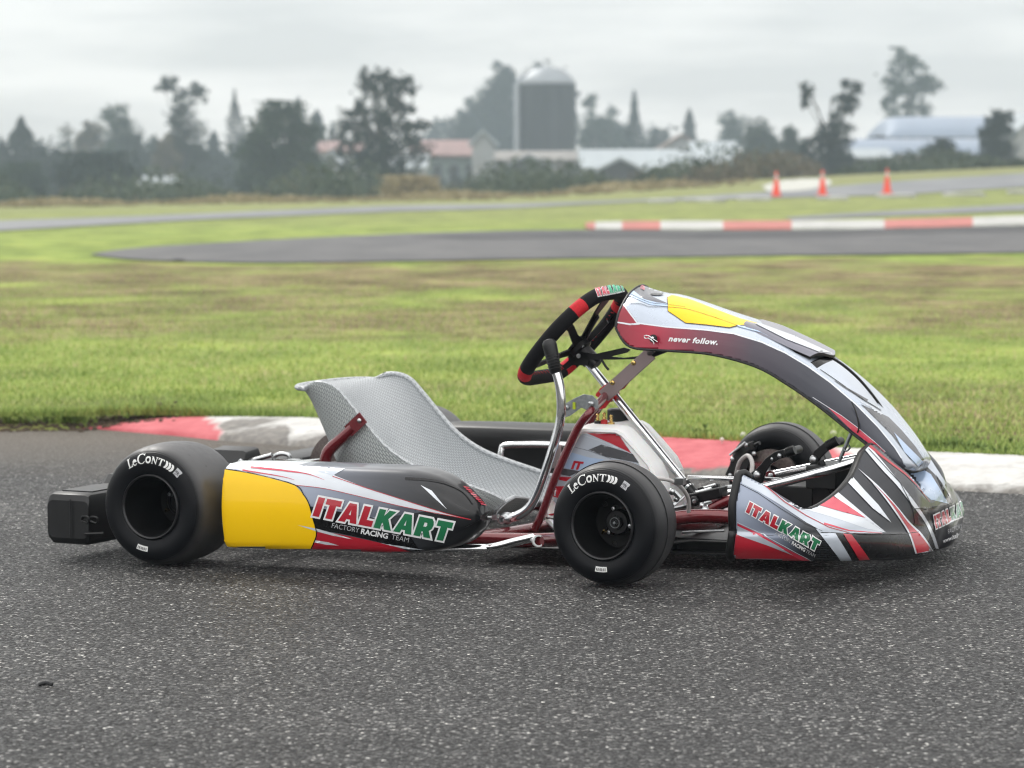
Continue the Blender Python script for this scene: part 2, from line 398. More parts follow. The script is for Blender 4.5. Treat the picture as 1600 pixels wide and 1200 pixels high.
def asphalt(name, dark=1.0, dusty=True):
    m = bpy.data.materials.new(name); m.use_nodes = True; t = m.node_tree; b = t.nodes['Principled BSDF']
    co = nn(t, 'ShaderNodeTexCoord').outputs['Object']
    wob = noise(t, co, 60, 2)
    v = nn(t, 'ShaderNodeTexVoronoi'); v.inputs['Scale'].default_value = 165; v.inputs['Randomness'].default_value = 1
    t.links.new(co, v.inputs[0])
    v2 = nn(t, 'ShaderNodeTexVoronoi'); v2.inputs['Scale'].default_value = 300; t.links.new(co, v2.inputs[0])
    s = nn(t, 'ShaderNodeSeparateColor'); t.links.new(v.outputs['Color'], s.inputs[0])
    s2 = nn(t, 'ShaderNodeSeparateColor'); t.links.new(v2.outputs['Color'], s2.inputs[0])
    c1 = ramp(t, s.outputs[0], [(0, (.005, .005, .0055)), (.4, (.022, .022, .023)), (.7, (.065, .065, .066)), (.88, (.13, .13, .128)), (.95, (.25, .25, .245)), (1, (.58, .57, .55))])
    c2 = ramp(t, s2.outputs[0], [(0, (.3, .3, .31)), (.6, (.95, .95, .95)), (.9, (1.8, 1.8, 1.76)), (1, (3.4, 3.4, 3.3))])
    c = mixc(t, 1, c1, c2, 'MULTIPLY')
    c = mixc(t, 1, c, (.012, .012, .012), 'ADD')
    edge = ramp(t, v.outputs['Distance'], [(0, (1.1, 1.1, 1.1)), (.5, (.95, .95, .95)), (.8, (.35, .35, .35))])
    c = mixc(t, .8, c, edge, 'MULTIPLY')
    big = ramp(t, noise(t, co, .55, 5, .6), [(.3, (.8, .81, .82)), (.7, (1.15, 1.14, 1.12))])
    c = mixc(t, 1, c, big, 'MULTIPLY')
    strk = ramp(t, noise(t, co, 1, 5, .6, (.22, 2.2, 1)), [(.35, (.8,) * 3), (.65, (1.15,) * 3)]); c = mixc(t, 1, c, strk, 'MULTIPLY'); c = mixc(t, 1, c, (.95, .95, .95), 'MULTIPLY')
    if dark != 1: c = mixc(t, 1, c, (dark, dark, dark), 'MULTIPLY')
    if dusty:
        sp = nn(t, 'ShaderNodeSeparateXYZ'); t.links.new(co, sp.inputs[0])
        k = nn(t, 'ShaderNodeMath', operation='MULTIPLY_ADD'); k.inputs[1].default_value = .132; t.links.new(sp.outputs[0], k.inputs[0]); t.links.new(sp.outputs[1], k.inputs[2])
        n = nn(t, 'ShaderNodeMath', operation='MULTIPLY_ADD'); n.inputs[1].default_value = .9; t.links.new(noise(t, co, 2.2, 6, .65), n.inputs[0]); t.links.new(k.outputs[0], n.inputs[2])
        f = nn(t, 'ShaderNodeMapRange'); f.inputs[1].default_value = 8.15; f.inputs[2].default_value = 9.5; t.links.new(n.outputs[0], f.inputs[0])
        c = mixc(t, f.outputs[0], c, (.15, .13, .105))
    t.links.new(c, b.inputs['Base Color'])
    b.inputs['Specular IOR Level'].default_value = .35; rr = ramp(t, s.outputs[1], [(0, (.45,) * 3), (1, (.85,) * 3)]); t.links.new(rr, b.inputs['Roughness'])
    mm = nn(t, 'ShaderNodeMath', operation='MULTIPLY_ADD'); mm.inputs[1].default_value = -1.1; t.links.new(v.outputs['Distance'], mm.inputs[0]); t.links.new(s.outputs[0], mm.inputs[2])
    bp = nn(t, 'ShaderNodeBump'); bp.inputs['Strength'].default_value = 1; bp.inputs['Distance'].default_value = .009
    t.links.new(mm.outputs[0], bp.inputs['Height']); t.links.new(bp.outputs[0], b.inputs['Normal'])
    return m
M['asphalt'] = asphalt('asphalt')
def simple(name, stops, scale, sc3=None, rough=.9, spec=.2, bumps=None, detail=5):
    m = bpy.data.materials.new(name); m.use_nodes = True; t = m.node_tree; b = t.nodes['Principled BSDF']
    co = nn(t, 'ShaderNodeTexCoord').outputs['Object']
    n = noise(t, co, scale, detail, .6, sc3); t.links.new(ramp(t, n, stops), b.inputs['Base Color'])
    b.inputs['Roughness'].default_value = rough; b.inputs['Specular IOR Level'].default_value = spec
    if bumps:
        bp = nn(t, 'ShaderNodeBump'); bp.inputs['Strength'].default_value = bumps[1]; bp.inputs['Distance'].default_value = bumps[2]
        t.links.new(noise(t, co, bumps[0], 5, .6), bp.inputs['Height']); t.links.new(bp.outputs[0], b.inputs['Normal'])
    return m
M['track'] = simple('far_asphalt', [(.3, (.075, .076, .08)), (.7, (.125, .123, .122))], 1.2, (1, .25, 1), .7)
M['track2'] = simple('pale_far_asphalt', [(.3, (.15, .155, .165)), (.7, (.22, .225, .23))], .6, (1, .2, 1), .7)
M['darkstreak'] = simple('rubbered_asphalt', [(.3, (.045, .046, .05)), (.7, (.07, .07, .073))], 1.2, (1, .25, 1), .7)
M['dirt'] = simple('dry_dirt', [(.3, (.14, .1, .07)), (.7, (.3, .24, .18))], 14, None, .95, .1, (40, .6, .02))

def field_mat():
    m = bpy.data.materials.new('mown_grass'); m.use_nodes = True; t = m.node_tree; b = t.nodes['Principled BSDF']
    co = nn(t, 'ShaderNodeTexCoord').outputs['Object']
    g = ramp(t, noise(t, co, 1, 6, .65, (1.6, .8, 1)), [(.3, (.15, .21, .05)), (.5, (.27, .35, .08)), (.72, (.42, .48, .12))])
    clip = noise(t, co, 1, 7, .72, (.8, .42, 1))
    sp = nn(t, 'ShaderNodeSeparateXYZ'); t.links.new(co, sp.inputs[0])
    band = ramp(t, nn_map(t, sp.outputs[1], 8, 34), [(0, (.62,) * 3), (.1, (.5,) * 3), (.18, (.3,) * 3), (.26, (.5,) * 3), (.34, (.62,) * 3), (.45, (.55,) * 3), (.62, (.64,) * 3), (.8, (.5,) * 3), (.9, (.15,) * 3), (1, (.02,) * 3)])
    a = nn(t, 'ShaderNodeMath', operation='ADD'); t.links.new(clip, a.inputs[0]); t.links.new(band, a.inputs[1])
    f = nn(t, 'ShaderNodeMapRange'); f.inputs[1].default_value = .93; f.inputs[2].default_value = 1.12; t.links.new(a.outputs[0], f.inputs[0])
    br = ramp(t, noise(t, co, 5, 6, .7), [(.3, (.16, .12, .06)), (.7, (.42, .35, .19))])
    br2 = ramp(t, noise(t, co, 1, 5, .7, (1.1, 2.4, 1)), [(.42, (.45, .42, .36)), (.56, (1.05, 1.05, 1.05))]); br = mixc(t, 1, br, br2, 'MULTIPLY'); c = mixc(t, f.outputs[0], g, br); mow = ramp(t, noise(t, co, 1, 6, .7, (1.1, .7, 1)), [(.35, (.74,) * 3), (.65, (1.2,) * 3)]); c = mixc(t, 1, c, mow, 'MULTIPLY')
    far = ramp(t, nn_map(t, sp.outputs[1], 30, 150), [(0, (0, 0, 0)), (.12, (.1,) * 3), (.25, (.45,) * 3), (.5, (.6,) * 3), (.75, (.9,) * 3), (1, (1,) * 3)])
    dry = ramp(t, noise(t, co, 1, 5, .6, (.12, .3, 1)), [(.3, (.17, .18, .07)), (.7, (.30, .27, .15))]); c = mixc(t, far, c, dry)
    t.links.new(c, b.inputs['Base Color']); b.inputs['Roughness'].default_value = .9; b.inputs['Specular IOR Level'].default_value = .15
    bp = nn(t, 'ShaderNodeBump'); bp.inputs['Strength'].default_value = .8; bp.inputs['Distance'].default_value = .05
    t.links.new(noise(t, co, 22, 5, .7), bp.inputs['Height']); t.links.new(bp.outputs[0], b.inputs['Normal'])
    return m
def nn_map(t, v, a, b_):
    f = nn(t, 'ShaderNodeMapRange'); f.inputs[1].default_value = a; f.inputs[2].default_value = b_; t.links.new(v, f.inputs[0]); return f.outputs[0]
M['field'] = field_mat()

# line of the near kerb: foot (towards the camera) and back, as world x -> y
foot_px = [(-400, 660), (0, 672), (155, 671), (280, 682), (345, 689), (500, 701), (750, 721), (1070, 741), (1300, 757), (1600, 773), (2100, 800)]
FOOT = [flat(a, b) for a, b in foot_px]
def foot_y(x):
    xs = [p.x for p in FOOT]; ys = [p.y for p in FOOT]
    if x < xs[0]: return ys[0] + (x - xs[0]) * (ys[1] - ys[0]) / (xs[1] - xs[0])
    if x > xs[-1]: return ys[-1] + (x - xs[-1]) * (ys[-1] - ys[-2]) / (xs[-1] - xs[-2])
    return float(np.interp(x, xs, ys))
XTIP = flat(128, 671).x
def kerb_w(x): return float(np.interp(x, [XTIP, XTIP + .25, XTIP + .55, XTIP + 1.3], [0, .22, .40, .52]))
def kerb_h(x): return float(np.interp(x, [XTIP, XTIP + .3, XTIP + .8], [0.0, .035, .058]))

# field: one sheet reaching the horizon
rows = []
ys = [-60, -20, 0, 4, 6]
mb = MB()
U = np.concatenate([np.linspace(-1, -.3, 8), np.linspace(-.27, .27, 46), np.linspace(.3, 1, 8)])
E0 = [0.0, .06, .12, .25, .5, 1, 1.6, 2.4, 3.4, 5, 7, 9.5, 12, 15, 18, 22, 26, 30, 35, 40, 46, 52, 58, 66, 75, 85, 95, 110, 130, 160, 220, 320, 480, 700, 1100]
grid = []
for e in [-80, -40, -10, -.6, -.25] + E0:
    r = []
    for u in U:
        yb = 9 if e > 0 else 9
        half = 8.5 + abs(e); x = u * half if abs(u) <= .3 else math.copysign(.3 * half + ((abs(u) - .3) / .7) ** 2 * max(420, half), u)
        kb = foot_y(x) + kerb_w(x) * .9
        w = min(1, max(e, 0) / 12); y = (1 - w) * kb + w * 8.6 + e
        z = (-.03 if e < 0 else (terr(x, y) if e > .05 else kerb_h(x) - .006 if x > XTIP else .004))
        if e > .05 and e < 3 and x < XTIP + .8: z = z * min(1, .25 + e / 1.2)
        r.append((x, y, z))
    grid.append(r)
mb.grid(grid); struct(obj('grass_field', mb, 'field'))

# foreground asphalt
mb = MB(); xs = [-420, -160, -60, -25, -10] + list(np.linspace(-5, 5, 61)) + [10, 25, 60, 160, 420]
mb.grid([[(x, foot_y(x) + .07 - d, 0) for x in xs] for d in (0, .5, 1.5, 3, 6, 12, 40, 90, 250)])
struct(obj('track_surface', mb, 'asphalt'))

# near kerb
def kerb_mat():
    m = bpy.data.materials.new('painted_kerb'); m.use_nodes = True; t = m.node_tree; b = t.nodes['Principled BSDF']
    co = nn(t, 'ShaderNodeTexCoord').outputs['Object']
    at_ = nn(t, 'ShaderNodeAttribute'); at_.attribute_name = 'block'
    base = ramp(t, noise(t, co, 9, 6, .7), [(.3, (.40, .39, .37)), (.65, (.62, .62, .60))])
    red = ramp(t, noise(t, co, 9, 6, .7), [(.3, (.40, .06, .075)), (.7, (.56, .14, .155))])
    c = mixc(t, at_.outputs['Color'], base, red)
    s = nn(t, 'ShaderNodeSeparateColor'); t.links.new(at_.outputs['Color'], s.inputs[0])
    w = nn(t, 'ShaderNodeAttribute'); w.attribute_name = 'worn'
    wn = noise(t, co, 2.6, 6, .62, (1, 1.6, 1))
    a = nn(t, 'ShaderNodeMath', operation='MULTIPLY_ADD'); a.inputs[1].default_value = .34; t.links.new(w.outputs['Fac'], a.inputs[0]); t.links.new(wn, a.inputs[2])
    f = nn_map(t, a.outputs[0], .72, .82)
    conc = ramp(t, noise(t, co, 30, 5, .7), [(.3, (.1, .095, .09)), (.7, (.26, .245, .22))])
    c = mixc(t, f, c, conc)
    t.links.new(c, b.inputs['Base Color']); b.inputs['Roughness'].default_value = .8
    bp = nn(t, 'ShaderNodeBump'); bp.inputs['Strength'].default_value = .5; bp.inputs['Distance'].default_value = .01
    t.links.new(noise(t, co, 35, 5, .7), bp.inputs['Height']); t.links.new(bp.outputs[0], b.inputs['Normal'])
    return m
M['kerb'] = kerb_mat()
XA, XB, XC = flat(352, 690).x, flat(738, 720).x, flat(1418, 763).x
mb = MB(); xs = np.linspace(XTIP, 6, 260); rows = []
for x in xs:
    w, h = kerb_w(x), kerb_h(x)
    rows.append([(x, foot_y(x) + w * a, h * b + .001 * sin(x * 7 + a * 3) + (.004 if b else -.01)) for a, b in ((0, 0), (.06, .22), (.2, .45), (.4, .72), (.6, .9), (.8, 1), (1, 1.02), (1.04, .2))])
mb.grid(rows); ko = obj('track_kerb', mb, 'kerb', ang=60)
def paint_kerb(o, cuts, worn):
    me = o.data; ca = me.color_attributes.new('block', 'FLOAT_COLOR', 'POINT'); me.attributes.new('worn', 'FLOAT', 'POINT'); ca = me.color_attributes['block']; wa = me.attributes['worn']
    for i, v in enumerate(me.vertices):
        x = v.co.x + (v.co.y - foot_y(v.co.x)) * .35; red = 1.0
        for q in cuts:
            if x > q: red = 1 - red
        ca.data[i].color = (red, red, red, 1)
        wa.data[i].value = worn(v.co.x, v.co.y - foot_y(v.co.x))
paint_kerb(ko, [XA, XB, XC, XC + 1.4], lambda x, d: (.95 - 1.0 * d / .45 if XA - .05 < x < XB + .1 else .1 if x < XA else .12 + max(0, .9 - d / .09)) + (.5 if XA - .02 < x < XA + .22 else 0))
struct(ko)

def drape(name, px, mat, dz, step=12, kind='structure', extra=None):
    vs, fs = fill([px], step); mb = MB()
    mb.add([ground(a, b, dz) for a, b in vs], [tuple(reversed(f)) for f in fs])
    o = obj(name, mb, mat, ang=180)
    n = sum((p.normal.z for p in o.data.polygons)) 
    if n < 0: o.data.flip_normals()
    if kind: o['kind'] = kind
    return o
# second piece of track, its dark rubbered strip, far roads
drape('track', curve2([(140, 399), (200, 390), (300, 383), (500, 372), (700, 364), (900, 360), (1150, 361), (1400, 358), (1700, 351)], 4)
      + curve2([(1700, 394), (1600, 396), (1400, 399), (1200, 401), (900, 405), (600, 410), (400, 412), (230, 408), (160, 402)], 4), 'track', .015)
drape('rubbered_line', curve2([(640, 372), (800, 363.5), (900, 361.5), (1150, 362), (1400, 359), (1690, 352)], 3) + curve2([(1690, 361), (1400, 367), (1150, 372), (900, 373), (760, 375)], 3), 'darkstreak', .022)
drape('road', curve2([(-150, 353), (0, 346), (250, 337), (600, 322.5), (800, 319), (1000, 312), (1200, 300), (1400, 284), (1750, 262)], 4)
      + curve2([(1750, 287), (1550, 296), (1400, 305), (1250, 309), (1000, 316), (800, 326), (600, 332), (300, 345), (0, 362), (-150, 371)], 4), 'track2', .02, 9)
drape('path', curve2([(1225, 341), (1350, 333), (1500, 325), (1700, 314)], 4) + curve2([(1700, 326), (1500, 334), (1350, 340), (1240, 345)], 4), 'track2', .02, 8)

# far kerb: red and white blocks
M['kred'] = mat('kerb_red', (.40, .13, .11), .8, noise=(2, .35)); M['kwhite'] = mat('kerb_white', (.42, .42, .40), .8, noise=(2, .3))
top = [(915, 352), (930, 350.5), (972, 349.5), (1032, 349), (1130, 349), (1237, 348.5), (1382, 347), (1520, 343), (1660, 338.5)]
bot = [(915, 357), (930, 359.5), (972, 360), (1032, 360), (1130, 360), (1237, 359.5), (1382, 358.5), (1520, 355), (1660, 351)]
mb = MB()
for i in range(len(top) - 1):
    a0, a1, b0, b1 = ground(*bot[i]), ground(*bot[i + 1]), ground(*top[i]), ground(*top[i + 1])
    n = 8; rr = []
    for k in range(n + 1):
        p = a0.lerp(a1, k / n); q = b0.lerp(b1, k / n)
        rr.append([p + Vector((0, 0, -.02)), p + Vector((0, 0, .03)), p.lerp(q, .35) + Vector((0, 0, .05)), q + Vector((0, 0, .05)), q + Vector((0, 0, -.05))])
    mb.grid(rr, i % 2 if i else 0)
struct(obj('far_kerb', mb, ['kred', 'kwhite'], ang=60))
# white dashes of kerb along the far road
for i, (a, b, c) in enumerate([(1015, 1055, 317), (1072, 1135, 315.5), (1155, 1205, 313.5), (1281, 1326, 312.5), (1375, 1432, 309), (1480, 1540, 306.5), (1582, 1650, 303)]):
    p, q = ground(a, c), ground(b, c); mb = MB(); d = (q - p); y = Vector((0, .9, 0))
    mb.grid([[p, p + Vector((0, 0, .09)), p + y + Vector((0, 0, .11)), p + y], [q, q + Vector((0, 0, .09)), q + y + Vector((0, 0, .11)), q + y]])
    mb.add([p, p + Vector((0, 0, .09)), p + y + Vector((0, 0, .11)), p + y, q, q + Vector((0, 0, .09)), q + y + Vector((0, 0, .11)), q + y], [(0, 1, 2, 3), (7, 6, 5, 4)])
    struct(obj('kerb_block', mb, 'kwhite'))
drape('gravel_patch', curve2([(1190, 292), (1230, 282), (1290, 281), (1296, 290), (1250, 299), (1200, 300)], 3), M_ := simple('pale_gravel', [(.3, (.4, .4, .36)), (.7, (.55, .55, .5))], 2), .03, 8)

# ------------------------------------------------------------------ grass blades
def blades():
    N = 150000
    uu = rng.random(N)
    e = 19 * uu ** 2.3
    r = rng.uniform(-.225, .225, N)
    X = r * (9 + e); K = np.array([foot_y(x) + max(0, kerb_w(x) * .97) for x in X]); Y = K + e + .01
    w = np.minimum(1, e / 12); Z = np.array([terr(a, b) for a, b in zip(X, Y)])
    left = X < XTIP + .8
    Z = np.where((e > .05) & (e < 3) & left, Z * np.minimum(1, .25 + e / 1.2), Z); Z = np.where(e < .12, np.minimum(Z, .05), Z)
    clump = (np.sin(X * 5.1 + np.sin(Y * 3.7) * 2) * np.sin(Y * 4.3 + np.sin(X * 2.9) * 2) + 1) / 2
    H = rng.uniform(.006, .018, N) * (1 + .6 * clump) * np.where(e < .35, 1.8, 1) * np.clip(1.1 - e / 19, .25, 1)
    Wd = rng.uniform(.002, .0045, N) * (1 + e * .12)
    az = rng.uniform(0, 2 * np.pi, N); lean = rng.uniform(.1, 1.1, N) * H; la = rng.uniform(0, 2 * np.pi, N)
    dx, dy = np.cos(az) * Wd, np.sin(az) * Wd
    V = np.empty((N, 3, 3)); V[:, 0] = np.stack([X - dx, Y - dy, Z - .004], -1); V[:, 1] = np.stack([X + dx, Y + dy, Z - .004], -1)
    V[:, 2] = np.stack([X + lean * np.cos(la), Y + lean * np.sin(la), Z + H], -1)
    me = bpy.data.meshes.new('grass'); me.vertices.add(3 * N); me.vertices.foreach_set('co', V.reshape(-1))
    me.loops.add(3 * N); me.loops.foreach_set('vertex_index', np.arange(3 * N)); me.polygons.add(N)
    me.polygons.foreach_set('loop_start', np.arange(0, 3 * N, 3)); me.polygons.foreach_set('loop_total', np.full(N, 3)); me.update(); me.validate()
    at_ = me.attributes.new('tone', 'FLOAT', 'POINT'); at_.data.foreach_set('value', np.repeat(rng.random(N) * .9 - .28 * np.clip(1 - e / 1.6, 0, 1) + .1, 3))
    m = bpy.data.materials.new('grass_blades'); m.use_nodes = True; t = m.node_tree; b = t.nodes['Principled BSDF']
    co = nn(t, 'ShaderNodeTexCoord').outputs['Object']; a = nn(t, 'ShaderNodeAttribute'); a.attribute_name = 'tone'
    s = nn(t, 'ShaderNodeMath', operation='ADD'); t.links.new(a.outputs['Fac'], s.inputs[0]); t.links.new(noise(t, co, 1, 5, .6, (1.3, .7, 1)), s.inputs[1])
    h = nn(t, 'ShaderNodeMath', operation='MULTIPLY'); h.inputs[1].default_value = .5; t.links.new(s.outputs[0], h.inputs[0])
    c = ramp(t, h.outputs[0], [(.1, (.14, .22, .055)), (.45, (.29, .39, .10)), (.62, (.44, .51, .16)), (.74, (.5, .45, .23)), (.95, (.58, .5, .32))])
    t.links.new(c, b.inputs['Base Color']); b.inputs['Roughness'].default_value = .6; b.inputs['Specular IOR Level'].default_value = .25
    me.materials.append(m); o = bpy.data.objects.new('grass', me); C.objects.link(o); o['kind'] = 'stuff'
blades()
# weeds and clover heads along the kerb
M['weed'] = simple('weed_leaves', [(.3, (.07, .11, .03)), (.7, (.18, .26, .07))], 30, rough=.7)
M['soil'] = simple('dark_soil', [(.3, (.03, .024, .018)), (.7, (.12, .09, .06))], 30, rough=.95)
M['seedhead'] = mat('seed_head', (.6, .58, .5), .9, noise=(200, .2))
mb = MB()
for i in range(900):
    x = rnd.uniform(-2.3, 2.3); e = abs(rnd.gauss(0, .16)); g = .5 + .5 * sin(x * 6 + sin(x * 17))
    if rnd.random() > .25 + g * .75: continue
    y = foot_y(x) + kerb_w(x) + .02 + e; z = terr(x, y) * (.35 if x < XTIP + .8 else 1); h = rnd.uniform(.010, .032) * (.5 + g)
    for k in range(5):
        a = rnd.uniform(0, 2 * pi); l = rnd.uniform(.01, .03); q = Vector((x, y, z)); tip = q + Vector((cos(a) * l, sin(a) * l, h * rnd.uniform(.5, 1))); sd_ = Vector((-sin(a), cos(a), 0)) * rnd.uniform(.003, .007)
        mid = q.lerp(tip, .55) + Vector((0, 0, h * .15)); mb.add([q, mid + sd_, tip, mid - sd_], [(0, 1, 2, 3)])
o = obj('weeds', mb, 'weed', smooth=False); o['kind'] = 'stuff'
mb = MB()
for i in range(900):
    x = rnd.uniform(-2.3, XTIP + .35); y = foot_y(x) + kerb_w(x) + rnd.gauss(.03, .05)
    mb.ball((x, y, max(0, min(.05, (y - foot_y(x) - kerb_w(x)) * .3)) + (kerb_h(x) if x > XTIP else 0)), rnd.uniform(.004, .014), 0, (1, 1, .6), n=6)
o = obj('soil_crumbs', mb, 'soil', smooth=False); o['kind'] = 'stuff'
mb = MB()
for px, py, r, lb in ((1161, 681, .010, 'pale clover head in the grass just left of the far front wheel'), (1302, 678, .010, 'pale clover head in the grass just right of the far front wheel'), (1345, 684, .008, 'pale clover head in the grass behind the fairing strut'), (1128, 688, .007, 'smallish clover head, leftmost of those behind the kerb'), (1262, 690, .006, 'tiny clover head hidden low behind the far front wheel')):
    mb = MB(); p = ground(px, py + 9); mb.ball((0, 0, .02), r, n=8); mb.tube([(0, 0, 0), (0, 0, .02)], .001, n=5)
    o = obj('clover_head', mb, 'seedhead'); o.location = p; tag(o, lb, 'clover', 'clover heads behind the kerb')
# ------------------------------------------------------------------ trees and farm
def leafmat(name, dark, mid, light):
    m = bpy.data.materials.new(name); m.use_nodes = True; t = m.node_tree; b = t.nodes['Principled BSDF']
    a = nn(t, 'ShaderNodeAttribute'); a.attribute_name = 'tone'
    t.links.new(ramp(t, a.outputs['Fac'], [(0, dark), (.5, mid), (1, light)]), b.inputs['Base Color'])
    b.inputs['Roughness'].default_value = .85; b.inputs['Specular IOR Level'].default_value = .15
    return m
M['leaf_dark'] = leafmat('dark_leaves', (.004, .010, .009), (.011, .023, .018), (.035, .052, .035))
M['leaf_mid'] = leafmat('green_leaves', (.008, .02, .013), (.022, .042, .024), (.06, .085, .045))
M['leaf_brown'] = leafmat('russet_leaves', (.05, .045, .03), (.10, .085, .055), (.18, .15, .09))
M['leaf_fir'] = leafmat('fir_needles', (.004, .009, .008), (.009, .018, .015), (.02, .034, .026))
M['leaf_hedge'] = leafmat('bramble_leaves', (.02, .035, .022), (.05, .07, .042), (.11, .12, .07))
M['leaf_dry'] = leafmat('dry_stems', (.16, .12, .07), (.30, .25, .14), (.46, .4, .24))
M['bark'] = mat('bark', (.06, .05, .042), .9, noise=(4, .3))
def leaves(mb_pts, size, name, m, parent, seed):
    g = np.random.default_rng(seed); P = np.array(mb_pts); N = len(P)
    a = g.normal(size=(N, 3)); size = size * .85; a /= np.linalg.norm(a, axis=1)[:, None]; b = np.cross(a, g.normal(size=(N, 3))); b /= np.linalg.norm(b, axis=1)[:, None]
    s = size * g.uniform(.55, 1.3, (N, 1)); V = np.empty((N, 4, 3))
    V[:, 0] = P - a * s; V[:, 1] = P + b * s * .6; V[:, 2] = P + a * s; V[:, 3] = P - b * s * .6
    me = bpy.data.meshes.new(name); me.vertices.add(4 * N); me.vertices.foreach_set('co', V.reshape(-1))
    me.loops.add(4 * N); me.loops.foreach_set('vertex_index', np.arange(4 * N)); me.polygons.add(N)
    me.polygons.foreach_set('loop_start', np.arange(0, 4 * N, 4)); me.polygons.foreach_set('loop_total', np.full(N, 4)); me.update(); me.validate()
    at_ = me.attributes.new('tone', 'FLOAT', 'POINT')
    tone = (np.sin(P[:, 0] * 1.3 + seed) * np.sin(P[:, 1] * 1.1) * np.sin(P[:, 2] * 1.7 + seed) * .35 + .5) * .6 + g.random(N) * .4
    at_.data.foreach_set('value', np.repeat(tone, 4)); me.materials.append(M[m])
    o = bpy.data.objects.new(name, me); C.objects.link(o)
    if parent: o.parent = parent
    return o
def base_at(px, py, dist):
    """ground point seen at column px, dist metres away"""
    d = ray_world(px, 306); x = d.x / d.y * dist; return Vector((x, dist, terr(x, dist)))
def top_h(px, py, base):
    d = ray_world(px, py); return CAMH + d.z / d.y * base.y - base.z
def tree(px, top, hw, dist, kind, m, label, cat='tree', blobs=None, name=None, dens=1.0, group=None):
    """px/top/hw: where the crown stands and how tall and wide it looks; blobs: (dx, height 0..1, radius) in crown widths"""
    seed = int(px * 7 + top); g = random.Random(seed); b = base_at(px, top, dist); H = top_h(px, top, b); Wd = hw / F * dist
    name = name or {'fir': 'fir_tree', 'shrub': 'shrub'}.get(kind, 'broadleaf_tree')
    r = empty(name, b); tag(r, label, cat, group); pts = []; tr = MB()
    if kind == 'fir':
        n = int(2600 * dens)
        for i in range(n):
            h = g.random() ** .8; lay = .55 + .45 * abs(sin(h * 26 + seed)); rad = Wd * 1.9 * (1 - h) ** .85 * (.35 + .65 * lay) * math.sqrt(g.uniform(.05, 1)) * (.85 + .3 * sin(h * 9 + seed)); a = g.uniform(0, 2 * pi)
            pts.append((rad * cos(a), rad * sin(a), H * (.06 + .94 * h) - rad * .25))
        for i in range(14): pts.append((0, 0, H * (1 - i * .006)))
        tr.tube([(0, 0, -.3), (0, 0, H * .6), (0, 0, H * .98)], [Wd * .07, Wd * .04, .02], n=7)
    else:
        if blobs is None:
            blobs = [(g.uniform(-.65, .65), g.uniform(.3 if kind == 'tree' else .15, .86), g.uniform(.22, .42)) for _ in range(15)] + [(0, .88, .25), (0, .5, .65), (-.3, .3, .6), (.3, .3, .6), (.05, .7, .45), (-.4, .6, .4), (.4, .6, .4), (0, .12, .7)]
        trunk_top = Vector((0, 0, H * .45)); tr.tube([(0, 0, -.3), (Wd * .03, 0, H * .2), trunk_top, (0, 0, H * .8)], [Wd * .09, Wd * .07, Wd * .05, Wd * .015], n=7)
        for (dx, h, rr) in blobs:
            q = rr * Wd * 1.2; c = Vector((dx * Wd, g.uniform(-.5, .5) * Wd * (.8 if abs(dx) < .5 else .4), min(h * H, H - q * .85)))
            if kind == 'tree': tr.tube([(0, 0, H * g.uniform(.15, .4)), (c.x * .5, c.y * .5, h * H * .75), c], [Wd * .035, Wd * .02, Wd * .008], n=5)
            loose = kind == 'tree'; subs = []
            for _ in range(13 if loose else 16):
                v = Vector((g.gauss(0, 1), g.gauss(0, 1), g.gauss(0, 1))).normalized() * q * g.uniform(.25, 1.12)
                subs.append((c + Vector((v.x, v.y, v.z * (1.4 if kind == 'tall' else 1.0))), q * g.uniform(.2, .46) * (1 if loose else 1.25)))
            for _ in range(int(300 * dens * (rr / .35) ** 1.6) + 30):
                sc_, sr = g.choice(subs); v = Vector((g.gauss(0, .62), g.gauss(0, .62), g.gauss(0, .55))) * sr
                z = sc_.z + v.z
                if z < .1: z = g.uniform(.05, .5)
                pts.append((sc_.x + v.x, sc_.y + v.y, min(z, H * 1.01)))
    obj('trunk', tr, 'bark', r); leaves(pts, max(.1, Wd * .075 if kind != 'fir' else Wd * .11), 'crown', m, r, seed)
    return r
TG = 'trees beyond the track'
# left to right: column, top, half width, distance, kind
tree(35, 184, 46, 240, 'fir', 'leaf_fir', 'broad dark fir at the far left edge of the tree line')
tree(88, 232, 34, 240, 'fir', 'leaf_fir', 'low blunt fir just right of the broad one at the left edge')
tree(3, 214, 26, 250, 'fir', 'leaf_fir', 'fir cut off by the left edge of the view')
tree(106, 180, 15, 330, 'tree', 'leaf_brown', 'thin pale half-bare tree between the left firs and the round crowns', dens=.35)
tree(143, 182, 34, 280, 'tree', 'leaf_brown', 'brownish thin-leaved tree behind the dark bush at left')
tree(192, 153, 36, 270, 'tall', 'leaf_mid', 'tall poplar-like tree with a rounded top above the dark bush at left')
tree(213, 205, 30, 260, 'tree', 'leaf_dark', 'dark tree low behind the right side of the tall poplar')
tree(145, 240, 70, 170, 'shrub', 'leaf_dark', 'large dark green bush by the far road at left', 'bush', name='large_bush')
tree(25, 255, 50, 175, 'shrub', 'leaf_mid', 'green bush at the left edge by the far road', 'bush', name='large_bush')
tree(243, 208, 30, 290, 'tree', 'leaf_dark', 'dark round tree left of the split-crowned tree')
tree(284, 120, 42, 235, 'tree', 'leaf_dark', 'tall tree with a two-lobed split crown left of the centre', dens=1.2,
     blobs=[(-.65, .93, .28), (-.35, .95, .25), (-.1, .88, .25), (.55, .9, .28), (.75, .86, .22), (.1, .78, .32), (.0, .66, .42), (.25, .56, .5), (-.1, .45, .55), (.4, .42, .5), (-.4, .32, .55), (.2, .25, .7), (-.1, .12, .7), (.5, .15, .6)])
